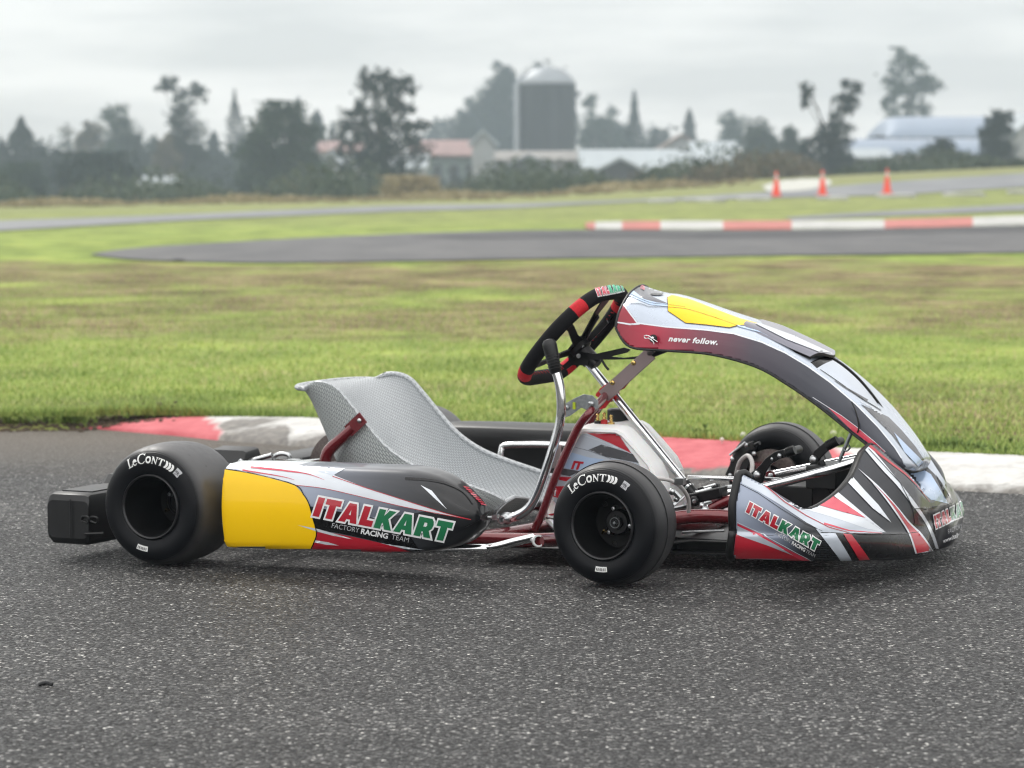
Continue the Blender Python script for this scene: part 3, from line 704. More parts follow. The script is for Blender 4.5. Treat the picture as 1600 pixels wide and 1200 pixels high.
tree(66, 228, 34, 265, 'tree', 'leaf_dark', 'dark blunt tree filling the gap beside the broad fir at far left')
tree(168, 225, 34, 255, 'tree', 'leaf_mid', 'greenish tree low between the brownish tree and the poplar')
tree(405, 212, 30, 250, 'tree', 'leaf_mid', 'green tree against the left flank of the rounded dense tree')
tree(720, 186, 34, 350, 'tree', 'leaf_dark', 'dark tree above the right end of the red roof')
tree(262, 200, 26, 230, 'tree', 'leaf_brown', 'russet small tree against the foot of the split-crowned tree', dens=.7)
tree(335, 205, 28, 300, 'fir', 'leaf_fir', 'short pointed fir right of the split-crowned tree')
tree(368, 140, 20, 290, 'fir', 'leaf_fir', 'slender tall fir standing alone above its neighbours at left centre')
tree(390, 205, 34, 300, 'tree', 'leaf_dark', 'low dark tree right of the slender fir')
tree(310, 236, 60, 260, 'shrub', 'leaf_dark', 'wide dark thicket under the slender fir and the split-crowned tree', 'bush', name='thicket')
tree(443, 160, 62, 175, 'shrub', 'leaf_mid', 'big rounded dense green tree left of centre', dens=1.5, name='broadleaf_tree',
     blobs=[(-.15, .88, .35), (.1, .84, .4), (-.5, .7, .4), (.5, .68, .4), (-.65, .45, .4), (.65, .45, .42), (0, .62, .6), (-.3, .4, .6), (.35, .35, .6), (.75, .2, .35), (-.75, .2, .4), (0, .2, .8), (.25, .92, .15), (-.35, .84, .2)])
tree(468, 152, 22, 300, 'fir', 'leaf_fir', 'fir tip behind the right shoulder of the rounded green tree')
tree(496, 172, 30, 300, 'fir', 'leaf_fir', 'fir behind and right of the rounded green tree')
tree(520, 190, 22, 310, 'fir', 'leaf_fir', 'faint fir between the rounded tree and the dark open tree')
tree(594, 106, 70, 165, 'tree', 'leaf_dark', 'dark open-crowned tree with ragged outline left of the silo', dens=.95,
     blobs=[(-.25, .93, .2), (.05, .96, .17), (.3, .88, .15), (.68, .87, .18), (.5, .84, .12), (-.1, .8, .28), (.25, .75, .28), (-.45, .7, .2), (-.7, .6, .2), (.55, .66, .22), (.1, .62, .34), (-.35, .52, .3), (.45, .5, .34), (.85, .56, .2), (-.75, .42, .25), (0, .42, .42), (.7, .38, .32), (-.4, .28, .4), (.25, .25, .5), (-.1, .12, .6)])
tree(530, 150, 16, 300, 'tree', 'leaf_brown', 'almost bare pale tree left of the dark open-crowned tree', dens=.15)
tree(683, 180, 36, 420, 'tree', 'leaf_dark', 'faint far tree above the red roof')
tree(740, 150, 42, 380, 'tree', 'leaf_dark', 'dark tree left of the big trees behind the silo', dens=1.6)
tree(790, 90, 52, 370, 'tall', 'leaf_dark', 'tallest tree behind the left side of the silo', dens=2.0)
tree(856, 84, 46, 380, 'tall', 'leaf_dark', 'large tree crown showing over the silo dome', dens=1.8)
tree(925, 134, 26, 340, 'tree', 'leaf_mid', 'loose pale tree against the right side of the silo')
tree(956, 152, 22, 350, 'tree', 'leaf_mid', 'small loose tree, second to the right of the silo')
tree(991, 142, 24, 330, 'fir', 'leaf_fir', 'pointed dark tree third to the right of the silo')
tree(1026, 192, 24, 350, 'tree', 'leaf_dark', 'low rounded dark tree left of the lone fir')
tree(960, 190, 50, 360, 'shrub', 'leaf_dark', 'dark mass of low trees between silo and lone fir', 'bush', name='thicket')
tree(1077, 170, 23, 330, 'fir', 'leaf_fir', 'lone triangular fir behind the white sheds')
tree(1142, 163, 26, 330, 'tree', 'leaf_mid', 'pale tree right of the lone fir')
tree(1188, 180, 32, 240, 'tree', 'leaf_mid', 'green tree above the right end of the white sheds')
tree(1232, 190, 30, 220, 'tree', 'leaf_mid', 'shorter green tree left of the two-tufted dark tree')
tree(1298, 122, 56, 165, 'tree', 'leaf_dark', 'dark tree with two separate tufts left of the long barn', dens=.95,
     blobs=[(-.72, .93, .13), (-.62, .84, .17), (-.7, .74, .14), (.45, .93, .16), (.72, .9, .16), (.35, .8, .2), (.62, .78, .2), (.4, .66, .24), (.05, .58, .2), (.3, .5, .28), (.0, .42, .3), (-.3, .42, .26), (-.55, .36, .26), (.2, .3, .35), (-.2, .24, .38), (-.65, .2, .3), (.1, .12, .4), (.45, .2, .2)])
tree(1416, 76, 46, 300, 'tall', 'leaf_mid', 'tall upright rounded tree behind the long barn', dens=1.3,
     blobs=[(-.2, .92, .32), (.15, .9, .35), (-.45, .78, .32), (.4, .76, .35), (.75, .72, .3), (-.1, .7, .4), (-.5, .6, .3), (.2, .6, .35), (.65, .56, .22), (-.4, .45, .3), (-.1, .45, .25), (-.6, .34, .25), (-.5, .22, .25), (-.75, .6, .12)])
tree(1555, 166, 30, 165, 'tree', 'leaf_dark', 'small dark tree in front of the right end of the barn')
tree(1466, 218, 30, 165, 'shrub', 'leaf_dark', 'round dark shrub in front of the long barn', 'bush', name='round_shrub')
tree(640, 276, 42, 118, 'shrub', 'leaf_dry', 'brown dried bush by the far road left of the silo', 'bush', name='dry_bush', dens=1.0)

# bramble bank and rough grass along the road: uncountable
def bank(name, m, px0, px1, d0, d1, hmin, hmax, n, size, seed):
    g = random.Random(seed); pts = []
    for c in range(n):
        px = g.uniform(px0, px1); d = g.uniform(d0, d1); b = base_at(px, 0, d); h = g.uniform(hmin, hmax) * (.6 + .4 * sin(px * .021 + seed)); w = h * g.uniform(.9, 1.8)
        for _ in range(44):
            v = Vector((g.gauss(0, 1), g.gauss(0, 1), abs(g.gauss(0, .8)))); v = v / max(1, v.length) if v.length > 1 else v
            pts.append((b.x + v.x * w, b.y + v.y * w, b.z + abs(v.z) * h))
    o = leaves(pts, size, name, m, None, seed); o['kind'] = 'stuff'
bank('bramble_bank', 'leaf_hedge', -150, 1260, 124, 215, .6, 2.3, 760, .2, 3)
bank('russet_scrub', 'leaf_brown', -150, 1260, 140, 200, .4, 1.3, 110, .18, 23)
bank('far_scrub', 'leaf_dark', -100, 1700, 215, 260, 1.4, 3.6, 300, .3, 5)
bank('right_bank', 'leaf_hedge', 1180, 1700, 128, 170, .5, 1.5, 170, .18, 9)
bank('distant_wood', 'leaf_dark', -120, 575, 262, 300, 3.2, 7.2, 300, .4, 12)
bank('distant_wood', 'leaf_dark', 690, 1030, 300, 330, 3.5, 8.5, 200, .4, 13)
bank('distant_wood', 'leaf_mid', 1150, 1330, 250, 270, 1.5, 3.5, 60, .3, 14)
bank('dry_grass', 'leaf_dry', -150, 1180, 104, 124, .1, .4, 700, .1, 6)
bank('bracken', 'leaf_brown', 1080, 1260, 118, 140, .5, 1.6, 70, .16, 8)

# silo
M['siloconc'] = simple('stained_silo_staves', [(.3, (.022, .025, .03)), (.7, (.055, .06, .068))], .5, (2, 2, .25), .8)
M['silodome'] = mat('galvanised_dome', (.25, .27, .29), .45, metal=.3, noise=(.6, .15))
M['conc'] = simple('weathered_concrete', [(.3, (.2, .19, .18)), (.7, (.34, .32, .3))], .6)
b = base_at(856, 0, 262); s = empty('farm_silo', b); tag(s, 'tall dark concrete stave silo with a pale metal dome', 'silo')
H = top_h(856, 132, b); Rr = 43.5 / F * 262
mb = MB(); mb.lathe([(-.5, Rr), (H, Rr)], (0, 0, 1), n=48); obj('silo_wall', mb, 'siloconc', s)
mb = MB()
for k in range(16): mb.lathe([(H * k / 16 + .1, Rr), (H * k / 16 + .1, Rr + .04), (H * k / 16 + .18, Rr + .04), (H * k / 16 + .18, Rr)], (0, 0, 1), n=48)
obj('steel_hoops', mb, 'siloconc', s)
Hd = top_h(856, 105, b) - H
mb = MB(); mb.lathe([(H, Rr + .08), (H + .15, Rr + .08)] + [(H + .15 + (Hd - .15) * q, Rr * w_) for q, w_ in ((.02, 1.0), (.25, .93), (.5, .80), (.75, .63), (.9, .48), (1, .25), (1.01, .02))], (0, 0, 1), n=24); obj('silo_dome', mb, 'silodome', s, ang=12)
mb = MB(); c = (-Rr - .25, -.6); mb.tube([(c[0], c[1], -.5), (c[0], c[1], H), (c[0] + .6, 0, H + Hd * .5)], .32, n=10); obj('unloading_chute', mb, 'silodome', s)

M['shedroof'] = mat('white_shed_roof', (.33, .37, .39), .5, noise=(.5, .08)); M['redroof'] = mat('faded_red_roof', (.26, .16, .15), .7, noise=(.4, .15))
M['shedwall'] = mat('grey_shed_wall', (.3, .31, .31), .8, noise=(.5, .2)); M['greenroof'] = mat('pale_green_wall', (.17, .21, .2), .7, noise=(.5, .1))
M['bluemetal'] = mat('blue_grey_metal_roof', (.24, .29, .37), .5, metal=.1, noise=(.3, .08)); M['doordark'] = mat('dark_doorway', (.03, .03, .032), .8, noise=(1, .2))
M['brownroof'] = mat('brown_roof', (.22, .17, .15), .8, noise=(.5, .15))
def shed(px0, px1, ytop, yeave, dist, depth, roof, wall, label, gable=False, name='farm_shed', doors=0, cat='shed'):
    """ridge runs across the view; px0..px1 its length, ytop ridge, yeave eave"""
    c = (px0 + px1) / 2; b = base_at(c, 0, dist); L = (px1 - px0) / F * dist; h1 = top_h(c, ytop, b); h0 = top_h(c, yeave, b); h0 = max(.8, h0)
    s = empty(name, b); tag(s, label, cat)
    D = depth
    mb = MB()
    if gable:
        pr = [(-L / 2, -.5), (L / 2, -.5), (L / 2, h0), (0, h1), (-L / 2, h0)]
        mb.plate([(x, 0, z) for x, z in pr], (0, D, 0)); obj('wall', mb, wall, s, smooth=False)
        mb = MB()
        for q in (-1, 1): mb.plate([(q * (L / 2 + .3), -.4, h0 - .1), (0, -.4, h1 + .05), (0, -.4, h1 + .25), (q * (L / 2 + .35), -.4, h0 + .1)], (0, D + .8, 0))
        obj('roof', mb, roof, s, smooth=False)
    else:
        pr = [(0, -.5), (D, -.5), (D, h0), (D / 2, h1 - .12), (0, h0)]
        mb.plate([(-L / 2, y, z) for y, z in pr], (L, 0, 0)); obj('wall', mb, wall, s, smooth=False)
        mb = MB(); mb.plate([(-L / 2 - .3, -.5, h0 - .1), (-L / 2 - .3, D / 2, h1), (-L / 2 - .3, D + .5, h0 - .1), (-L / 2 - .3, D + .5, h0 + .05), (-L / 2 - .3, D / 2, h1 + .15), (-L / 2 - .3, -.5, h0 + .05)], (L + .6, 0, 0))
        k = int(L / 1.2)
        for i in range(k + 1): x = -L / 2 + L * i / k; mb.plate([(x - .04, -.5, h0 + .05), (x - .04, D / 2, h1 + .15), (x - .04, D / 2, h1 + .2), (x - .04, -.5, h0 + .1)], (.08, 0, 0))
        obj('roof', mb, roof, s, smooth=False)
    for i in range(doors):
        x = -L / 2 + L * (i + .5) / doors; mb = MB(); mb.box((x, -.03, h0 * .38), (L / doors * .5, .1, h0 * .76)); obj('doorway', mb, 'doordark', s, smooth=False)
    return s
shed(645, 748, 220, 243, 230, 9, 'redroof', 'greenroof', 'long farm building with faded red roof left of the silo', doors=4)
shed(738, 772, 207, 226, 222, 6, 'shedroof', 'shedwall', 'small white gabled building beside the red roof', gable=True)
shed(500, 560, 222, 236, 225, 8, 'redroof', 'shedwall', 'low red roof glimpsed behind the dark open-crowned tree', doors=2)
shed(505, 530, 238, 262, 210, 6, 'shedroof', 'shedwall', 'small white shed left of the dark open-crowned tree', gable=True, doors=1)
shed(596, 662, 243, 262, 205, 7, 'shedroof', 'shedwall', 'low pale shed below the red-roofed farm building', doors=2)
shed(222, 266, 278, 290, 190, 5, 'shedroof', 'redroof', 'tiny white-roofed shed in the bushes at left', doors=1)
shed(775, 918, 237, 250, 230, 10, 'conc', 'conc', 'low concrete farm building under the silo', doors=3)
shed(790, 862, 245, 262, 215, 6, 'silodome', 'doordark', 'small arched lean-to before the silo foot', gable=True)
shed(912, 1142, 234, 262, 215, 12, 'shedroof', 'shedwall', 'long low white-roofed shed right of the silo', doors=6)
shed(918, 1020, 250, 276, 200, 6, 'shedroof', 'doordark', 'white gabled shed end in front of the long low shed', gable=True)
shed(1030, 1100, 213, 236, 250, 9, 'brownroof', 'shedwall', 'brown-roofed building below the lone fir', gable=True)
shed(1085, 1150, 222, 240, 240, 8, 'shedroof', 'greenroof', 'pale shed with green wall right of the brown roof', doors=2)
# long barn with curved blue roof
def arched(px0, px1, ytop, yeave, dist, D, label, round_end=True):
    c = (px0 + px1) / 2; b = base_at(c, 0, dist); L = (px1 - px0) / F * dist; h1 = top_h(c, ytop, b); h0 = top_h(c, yeave, b)
    s = empty('arched_barn', b); tag(s, label, 'barn'); rows = []
    for i in range(41):
        x = -L / 2 + L * i / 40; e = 1.0
        if round_end: e = min(1, math.sqrt(max(.02, 1 - max(0, 1 - (x + L / 2) / (L * .14)) ** 2)))
        rows.append([(x, D / 2 - D / 2 * cos(a), h0 + (h1 - h0) * e * sin(a)) for a in np.linspace(0, pi, 15)])
    mb = MB(); mb.grid(rows); obj('roof', mb, 'bluemetal', s, ang=60)
    mb = MB(); mb.box((0, D / 2, h0 / 2 - .3), (L - .2, D - .2, h0 + .5)); obj('wall', mb, 'doordark', s, smooth=False)
    mb = MB()
    for i in range(12): mb.box((-L / 2 + L * (i + .5) / 12, .0, h0 * .5), (.25, .2, h0))
    obj('post', mb, 'conc', s, smooth=False)
arched(1385, 1620, 178, 214, 240, 16, 'long barn with curved blue-grey metal roof at right')
arched(1310, 1640, 214, 240, 215, 12, 'lower pale blue roofed barn in front of the curved one', round_end=False)
shed(1560, 1680, 178, 236, 215, 12, 'shedroof', 'shedwall', 'pale gabled barn cut by the right edge of the view', gable=True, doors=3)
shed(1300, 1390, 234, 246, 200, 6, 'shedroof', 'doordark', 'low open shed at the left foot of the long barn', doors=4)

# traffic cones
M['cone'] = mat('orange_cone', (.85, .075, .03), .5, noise=(8, .06)); M['collar'] = mat('reflective_white', (.62, .52, .48), .4, noise=(20, .05)); M['conebase'] = mat('cone_base', (.7, .07, .03), .6, noise=(20, .2))
def cone():
    r = empty('traffic_cone'); mb = MB(); prof = lambda z: .155 - .125 * z / .88
    mb.lathe([(z, prof(z)) for z in (.03, .3, .6, .88)] + [(.9, .02)], (0, 0, 1), n=28); obj('cone_body', mb, 'cone', r)
    mb = MB(); mb.box((0, 0, .015), (.38, .38, .03)); obj('base', mb, 'conebase', r, bevel=.01)
    mb = MB()
    for a, c in ((.62, .76),): mb.lathe([(a, prof(a)), (a, prof(a) + .003), (c, prof(c) + .003), (c, prof(c))], (0, 0, 1), n=28)
    obj('collar', mb, 'collar', r); return r
c0 = cone()
for i, (px, py, sc, lb) in enumerate([(1213, 308, 1, 'orange cone at the left end of the pale gravel patch, leftmost of three'), (1285, 306, 1, 'orange cone at the right end of the pale gravel patch, middle of three'), (1386, 304, 1, 'orange cone standing alone on the far road, rightmost of three')]):
    if i == 0: c = c0
    else:
        c = c0.copy(); C.objects.link(c)
        for ch in c0.children: k = ch.copy(); C.objects.link(k); k.parent = c
    d = 97; p = base_at(px, py, d); p = ground(px, py); c.location = p + Vector((0, 0, .025)); c.scale = (1, 1, 1); tag(c, lb, 'traffic cone', 'orange cones on the far road')
    sc = (39 / F * p.y) / .9; c.scale = (sc, sc, sc); c.rotation_euler.z = i * .4
# ================================================================== THE KART
K = empty('racing_kart', (KX, KY, 0)); K.rotation_euler.z = -PSI
tag(K, 'silver, red and yellow racing go-kart without an engine parked on the asphalt', 'go-kart')

# ---------------- wheels
def tyre_prof(w, r, rr=.0685):
    return [(.045, rr - .004), (.014, rr), (.006, rr + .004), (.004, rr + .010), (.0015, r * .64), (0, r * .72), (.0015, r * .78), (.006, r * .85), (.0135, r * .905), (.024, r * .945), (.036, r * .967), (.05, r * .982), (w * .38, r * .996), (w / 2, r),
            (w * .62, r * .996), (w - .05, r * .982), (w - .036, r * .967), (w - .024, r * .945), (w - .0135, r * .905), (w - .006, r * .85), (w - .0015, r * .78), (w, r * .72), (w - .004, rr + .01), (w - .014, rr), (w - .045, rr - .004)]
def nn_map2(t, v, a, b_):
    f = nn(t, 'ShaderNodeMapRange'); f.inputs[3].default_value = a; f.inputs[4].default_value = b_; t.links.new(v, f.inputs[0]); return f.outputs[0]
def tyre_mat():
    m = bpy.data.materials.new('slick_tyre'); m.use_nodes = True; t = m.node_tree; b = t.nodes['Principled BSDF']
    co = nn(t, 'ShaderNodeTexCoord').outputs['Object']
    sp = nn(t, 'ShaderNodeSeparateXYZ'); t.links.new(co, sp.inputs[0])
    cb = nn(t, 'ShaderNodeCombineXYZ'); t.links.new(sp.outputs[0], cb.inputs[0]); t.links.new(sp.outputs[2], cb.inputs[2])
    ln = nn(t, 'ShaderNodeVectorMath', operation='LENGTH'); t.links.new(cb.outputs[0], ln.inputs[0])
    rad = ln.outputs['Value']
    f = nn_map(t, rad, .118, .131)
    c = mixc(t, f, (.0025, .003, .0045), (.036, .036, .038))
    n = noise(t, co, 55, 6, .7); c = mixc(t, 1, c, ramp(t, n, [(.3, (.75,) * 3), (.7, (1.35,) * 3)]), 'MULTIPLY')
    # moulding pips and little wear slots in rows on the tread
    v = nn(t, 'ShaderNodeTexVoronoi'); v.inputs['Scale'].default_value = 58; v.inputs['Randomness'].default_value = .75; t.links.new(co, v.inputs[0])
    pit = nn_map(t, v.outputs['Distance'], .10, .16)
    s = nn(t, 'ShaderNodeSeparateColor'); t.links.new(v.outputs['Color'], s.inputs[0]); some = nn(t, 'ShaderNodeMath', operation='GREATER_THAN'); some.inputs[1].default_value = .3; t.links.new(s.outputs[0], some.inputs[0])
    pm = nn(t, 'ShaderNodeMath', operation='MAXIMUM'); t.links.new(pit, pm.inputs[0]); t.links.new(some.outputs[0], pm.inputs[1])
    tr = nn_map(t, rad, .122, .126); inv = nn(t, 'ShaderNodeMath', operation='SUBTRACT'); inv.inputs[0].default_value = 1; t.links.new(tr, inv.inputs[1])
    pm2 = nn(t, 'ShaderNodeMath', operation='MAXIMUM'); t.links.new(pm.outputs[0], pm2.inputs[0]); t.links.new(inv.outputs[0], pm2.inputs[1])
    c = mixc(t, pm2.outputs[0], (.003, .003, .003), c)
    t.links.new(c, b.inputs['Base Color']); t.links.new(ramp(t, n, [(.3, (.36,) * 3), (.7, (.58,) * 3)]), b.inputs['Roughness']); t.links.new(nn_map2(t, f, .22, .9), b.inputs['Specular IOR Level'])
    # concentric moulding lines on the sidewall
    w = nn(t, 'ShaderNodeMath', operation='MULTIPLY'); w.inputs[1].default_value = 1800; t.links.new(rad, w.inputs[0])
    si = nn(t, 'ShaderNodeMath', operation='SINE'); t.links.new(w.outputs[0], si.inputs[0])
    g = nn_map(t, rad, .112, .117); g2 = nn_map(t, rad, .124, .121); gm = nn(t, 'ShaderNodeMath', operation='MULTIPLY'); t.links.new(g, gm.inputs[0]); t.links.new(g2, gm.inputs[1])
    sm = nn(t, 'ShaderNodeMath', operation='MULTIPLY'); t.links.new(si.outputs[0], sm.inputs[0]); t.links.new(gm.outputs[0], sm.inputs[1])
    h = nn(t, 'ShaderNodeMath', operation='MULTIPLY_ADD'); h.inputs[1].default_value = .35; t.links.new(sm.outputs[0], h.inputs[0]); t.links.new(pm2.outputs[0], h.inputs[2])
    bp = nn(t, 'ShaderNodeBump'); bp.inputs['Strength'].default_value = .5; bp.inputs['Distance'].default_value = .0015; t.links.new(h.outputs[0], bp.inputs['Height']); t.links.new(bp.outputs[0], b.inputs['Normal'])
    return m
M['slick'] = tyre_mat()
def wheel(name, x, y, w, r, side, steer=0, front=True, lettering=True, turn=0):
    """side -1: outer face towards -y"""
    # local frame: outer face at y = -w/2 (mirrored by a half turn for the left side)
    root_m = MB(); rr = .0685; o = -w / 2
    d = .088 if front else .135
    prof = [(o + .006, rr - .002), (o + .0035, rr + .002), (o + .004, rr + .0035), (o + .008, rr + .003), (o + .012, rr - .002)]
    root_m.lathe([(o + .012, rr), (o + .006, rr + .003), (o + .0035, rr + .001), (o + .0045, rr - .0025), (o + .009, rr - .0045), (o + .02, rr - .006), (o + .03, rr - .012), (o + d, rr - .013), (o + d + .003, rr - .018), (o + d + .004, .03)], n=72)
    root_m.lathe([(o + d + .004, .03), (o + d + .004, .004)], n=40)
    root_m.lathe([(w / 2 - .012, rr), (w / 2 - .006, rr + .003), (w / 2 - .0035, rr), (w / 2 - .006, rr - .004), (w / 2 - .03, rr - .012), (o + d + .01, rr - .013), (o + d + .008, .03)], n=72)
    root_m.lathe([(o + .010, rr - .0035), (o + .0015, rr - .0005), (o + .0005, rr + .0015), (o + .002, rr + .0035), (o + .008, rr + .004)], mi=1, n=96)
    wh = obj(name, root_m, ['rim', 'rimlip'], K, ang=50)
    wh.location = (x, y, r); wh.rotation_euler.z = (pi if side > 0 else 0) - R(steer)
    tm = MB(); tm.lathe([(o + a, b) for a, b in tyre_prof(w, r)], n=96); obj('tyre', tm, 'slick', wh, ang=70)
    hb = MB()
    if front:
        hb.lathe([(o + d + .004, .027), (o + d - .012, .026), (o + d - .014, .024), (o + d - .014, .012)], n=32)
        hb.lathe([(o + d - .014, .016), (o + d - .022, .015), (o + d - .022, .006)], n=6)
    else:
        hb.lathe([(o + d + .004, .034), (o + d - .01, .033), (o + d - .012, .03), (o + d - .012, .0255), (o + d - .004, .025), (o + d - .004, .003)], n=32)
    obj('hub', hb, 'blackm', wh, ang=30)
    if front:
        am = MB(); am.lathe([(o + d - .022, .0115), (o + d - .025, .0113), (o + d - .025, .0102), (o + d - .0225, .0100)], n=28); am.lathe([(o + d - .0222, .0036), (o + d - .027, .0032), (o + d - .0272, .001)], n=12); obj('axle_nut', am, 'steel', wh)
    for k in range(3):
        a = R(108 + 120 * k) if front else R(30 + 120 * k); br = .030 if front else .029
        bm = MB(); c = (br * cos(a), 0, br * sin(a))
        bm.lathe([(o + d + .002, .0072), (o + d - .008, .0068), (o + d - .009, .0058)], c=c, n=6); bm.lathe([(o + d - .009, .004), (o + d - .014, .0038), (o + d - .0145, .001)], c=c, n=12)
        obj('bolt', bm, 'alu' if front else 'steel', wh)
    for k in range(3):
        a = R(15 + 120 * k); bm = MB(); c = (.05 * cos(a), 0, .05 * sin(a))
        bm.lathe([(o + d + .0, .006), (o + d + .0025, .0055), (o + d + .0025, .001)], c=c, n=12); obj('drain_plug', bm, 'black', wh)
    vm = MB(); a = R(215); c = (.036 * cos(a), o + d, .036 * sin(a)); vm.tube([c, (c[0] - .004, o + d - .016, c[2] - .004), (c[0] + .006, o + d - .028, c[2] + .004)], .0024, n=8); obj('valve_stem', vm, 'brass', wh)
    if lettering:
        # tyre maker's name bent round the sidewall; local polar coordinates, seen from outside
        bv = bvh_of(tm)
        def onwall(p):
            rad, th = p; q = Vector((-rad * sin(th) * -1, -1, rad * cos(th)))
            h = bv.ray_cast(Vector((q.x, -1, q.z)), Vector((0, 1, 0)))
            return (h[0], Vector((0, -1, 0))) if h[0] is not None else (None, None)
        lm = MB()
        def arc_text(s, th0, th1, r0, hgt, **kw):
            vs, fs = text_mesh(s, **kw); x0 = min(v[0] for v in vs); ww = max(v[0] for v in vs) - x0
            project(lm, None, [(r0 + v[1] / .7 * hgt, th0 + (v[0] - x0) / ww * (th1 - th0)) for v in vs], fs, .0006, 0, onwall)
        sc = r / .132
        def glyph_serif(segs, th, r0, h, wd):
            """strokes given in a unit box"""
            for q in segs: vs, fs = fill([q], .12); project(lm, None, [(r0 + v[1] * h, th + v[0] * wd) for v in vs], fs, .0006, 0, onwall)
        rb = .0935 * sc; Hc = .021 * sc
        L_ = [[(0, 0), (.62, 0), (.66, .28), (.6, .28), (.5, .1), (.3, .08), (.3, .92), (.4, .95), (.4, 1), (.02, 1), (.02, .95), (.13, .92), (.13, .07), (0, .05)]]
        e_ = [[(.0, .3), (.05, .1), (.2, 0), (.38, 0), (.55, .14), (.5, .19), (.36, .1), (.24, .1), (.16, .22), (.15, .34), (.56, .34), (.5, .55), (.36, .66), (.2, .66), (.05, .52)]]
        C_ = [[(.98, .76), (.93, .76), (.84, .88), (.62, .95), (.42, .9), (.28, .74), (.23, .5), (.28, .26), (.42, .11), (.62, .06), (.82, .12), (.95, .27), (1, .24), (.88, .06), (.65, -.02), (.36, .0), (.12, .18), (.02, .48), (.1, .8), (.34, 1), (.64, 1.02), (.84, .96), (.92, 1), (.97, 1)]]
        O_ = [[(.02, .36), (.08, .12), (.26, 0), (.48, 0), (.66, .12), (.72, .36), (.66, .6), (.48, .72), (.26, .72), (.08, .6)]]
        N_ = [[(0, 0), (.24, 0), (.24, .04), (.17, .06), (.17, .5), (.6, 0), (.68, 0), (.68, .64), (.78, .68), (.78, .72), (.52, .72), (.52, .68), (.6, .64), (.6, .2), (.2, .72), (0, .72), (0, .68), (.09, .64), (.09, .06), (0, .04)]]
        T_ = [[(.0, .54), (.0, .72), (.72, .72), (.74, .54), (.68, .54), (.62, .64), (.46, .65), (.46, .06), (.56, .04), (.56, 0), (.18, 0), (.18, .04), (.28, .06), (.28, .65), (.12, .64), (.06, .54)]]
        th = R(-47 + turn); u = R(11.2)
        for gl, adv in ((L_, .70), (e_, .62), (C_, 1.06), (O_, .78), (N_, .84), (T_, .80)):
            glyph_serif(gl if gl is not O_ else [], th, rb, Hc, u)
            if gl is O_:
                ring = [(.5 * (O_[0][i][0] - .37) + .37, .5 * (O_[0][i][1] - .36) + .36) for i in range(10)]; vs, fs = fill([O_[0], ring], .1)
                project(lm, None, [(rb + v[1] * Hc, th + v[0] * u) for v in vs], fs, .0006, 0, onwall)
            th += adv * u
        for k in range(3):
            a = th + u * (.02 + .40 * k)
            q = [(0, 0), (.36, .0), (.58, .14), (.68, .36), (.58, .58), (.36, .72), (0, .72), (.2, .54), (.26, .36), (.2, .18)]
            vs, fs = fill([q], .12); project(lm, None, [(rb + v[1] * Hc, a + v[0] * u * .72) for v in vs], fs, .0006, 0, onwall)
        obj('lettering', lm, 'ink', wh, smooth=False)
        sm = MB(); a = R(33)
        def quad(mb_, r0, r1, t0, t1, off, mi): vs, fs = fill([[(r0, t0), (r1, t0), (r1, t1), (r0, t1)]], .02); project(mb_, None, vs, fs, off, mi, onwall)
        quad(sm, .0955 * sc, .1105 * sc, R(28 + turn * .7), R(36.5 + turn * .7), .0006, 0)
        for k in range(5): quad(sm, (.097 + .0026 * k) * sc, (.0978 + .0026 * k) * sc, R(29 + turn * .7 + (k * 37 % 5)), R(32.5 + turn * .7 + (k * 23 % 4)), .0010, 1)
        obj('tyre_label', sm, ['inkgrey', 'dark', 'ink'], wh, smooth=False); sm = MB(); bt = turn * .8
        quad(sm, -.0965 * sc, -.0855 * sc, R(-8.5 + bt), R(8.5 + bt), .0006, 2)
        for k in range(11):
            t0 = bt - 6.6 + k * 1.25 + (.3 if k % 3 else 0); quad(sm, -.0945 * sc, -.0885 * sc, R(t0), R(t0 + (.4 if k % 2 else .75)), .0010, 1)
        obj('bar_code_label', sm, ['inkgrey', 'dark', 'ink'], wh, smooth=False)
    return wh
wheel('rear_wheel', 0, -.5995, .2012, .1364, -1, front=False, turn=15)
wheel('rear_wheel', 0, .5995, .2012, .1364, 1, front=False)
wheel('front_wheel', WB, -.529, .1268, .132, -1, steer=3.7)
wheel('front_wheel', WB, .529, .1268, .132, 1, steer=3.7)

# ---------------- side pods
c2 = crop(320, 560, .3125)
def pod_rows(sy=1):
    st = []; ox, oy = (0, 0) if sy > 0 else (-.035, .035)  # x, z bottom, z top, y outer, y inner, z of widest
    for x, zb, zt, yo, yi in ((.160, .047, .231, -.652, -.56), (.178, .046, .234, -.660, -.53), (.30, .05, .2365, -.662, -.51), (.45, .054, .237, -.664, -.50), (.57, .057, .238, -.664, -.50), (.625, .060, .236, -.662, -.515),
                              (.672, .066, .226, -.657, -.53), (.708, .076, .209, -.650, -.54), (.737, .090, .189, -.641, -.55), (.758, .110, .168, -.630, -.565), (.767, .130, .148, -.615, -.58)):
        h = zt - zb; r = min(.030, h * .42); bo = .010 * min(1, h / .15)
        P = []
        P.append((yi, zb + r * .2))
        P += [(yo + .06, zb), (yo + .03, zb + .001), (yo + .012, zb + r * .25), (yo + .004, zb + r * .8), (yo - bo * .3, zb + h * .32), (yo - bo * .55, zb + h * .52), (yo - bo * .2, zb + h * .72), (yo + .004, zt - r * .9), (yo + .012, zt - r * .35), (yo + .028, zt - .002), (yo + .05, zt), ((yo + yi) / 2 + .02, zt + .001), (yi - .02, zt - .004), (yi, zt - .02), (yi, (zb + zt) / 2)]
        st.append([Vector((x + ox, sy * (y + oy), z)) for y, z in P])
    return st
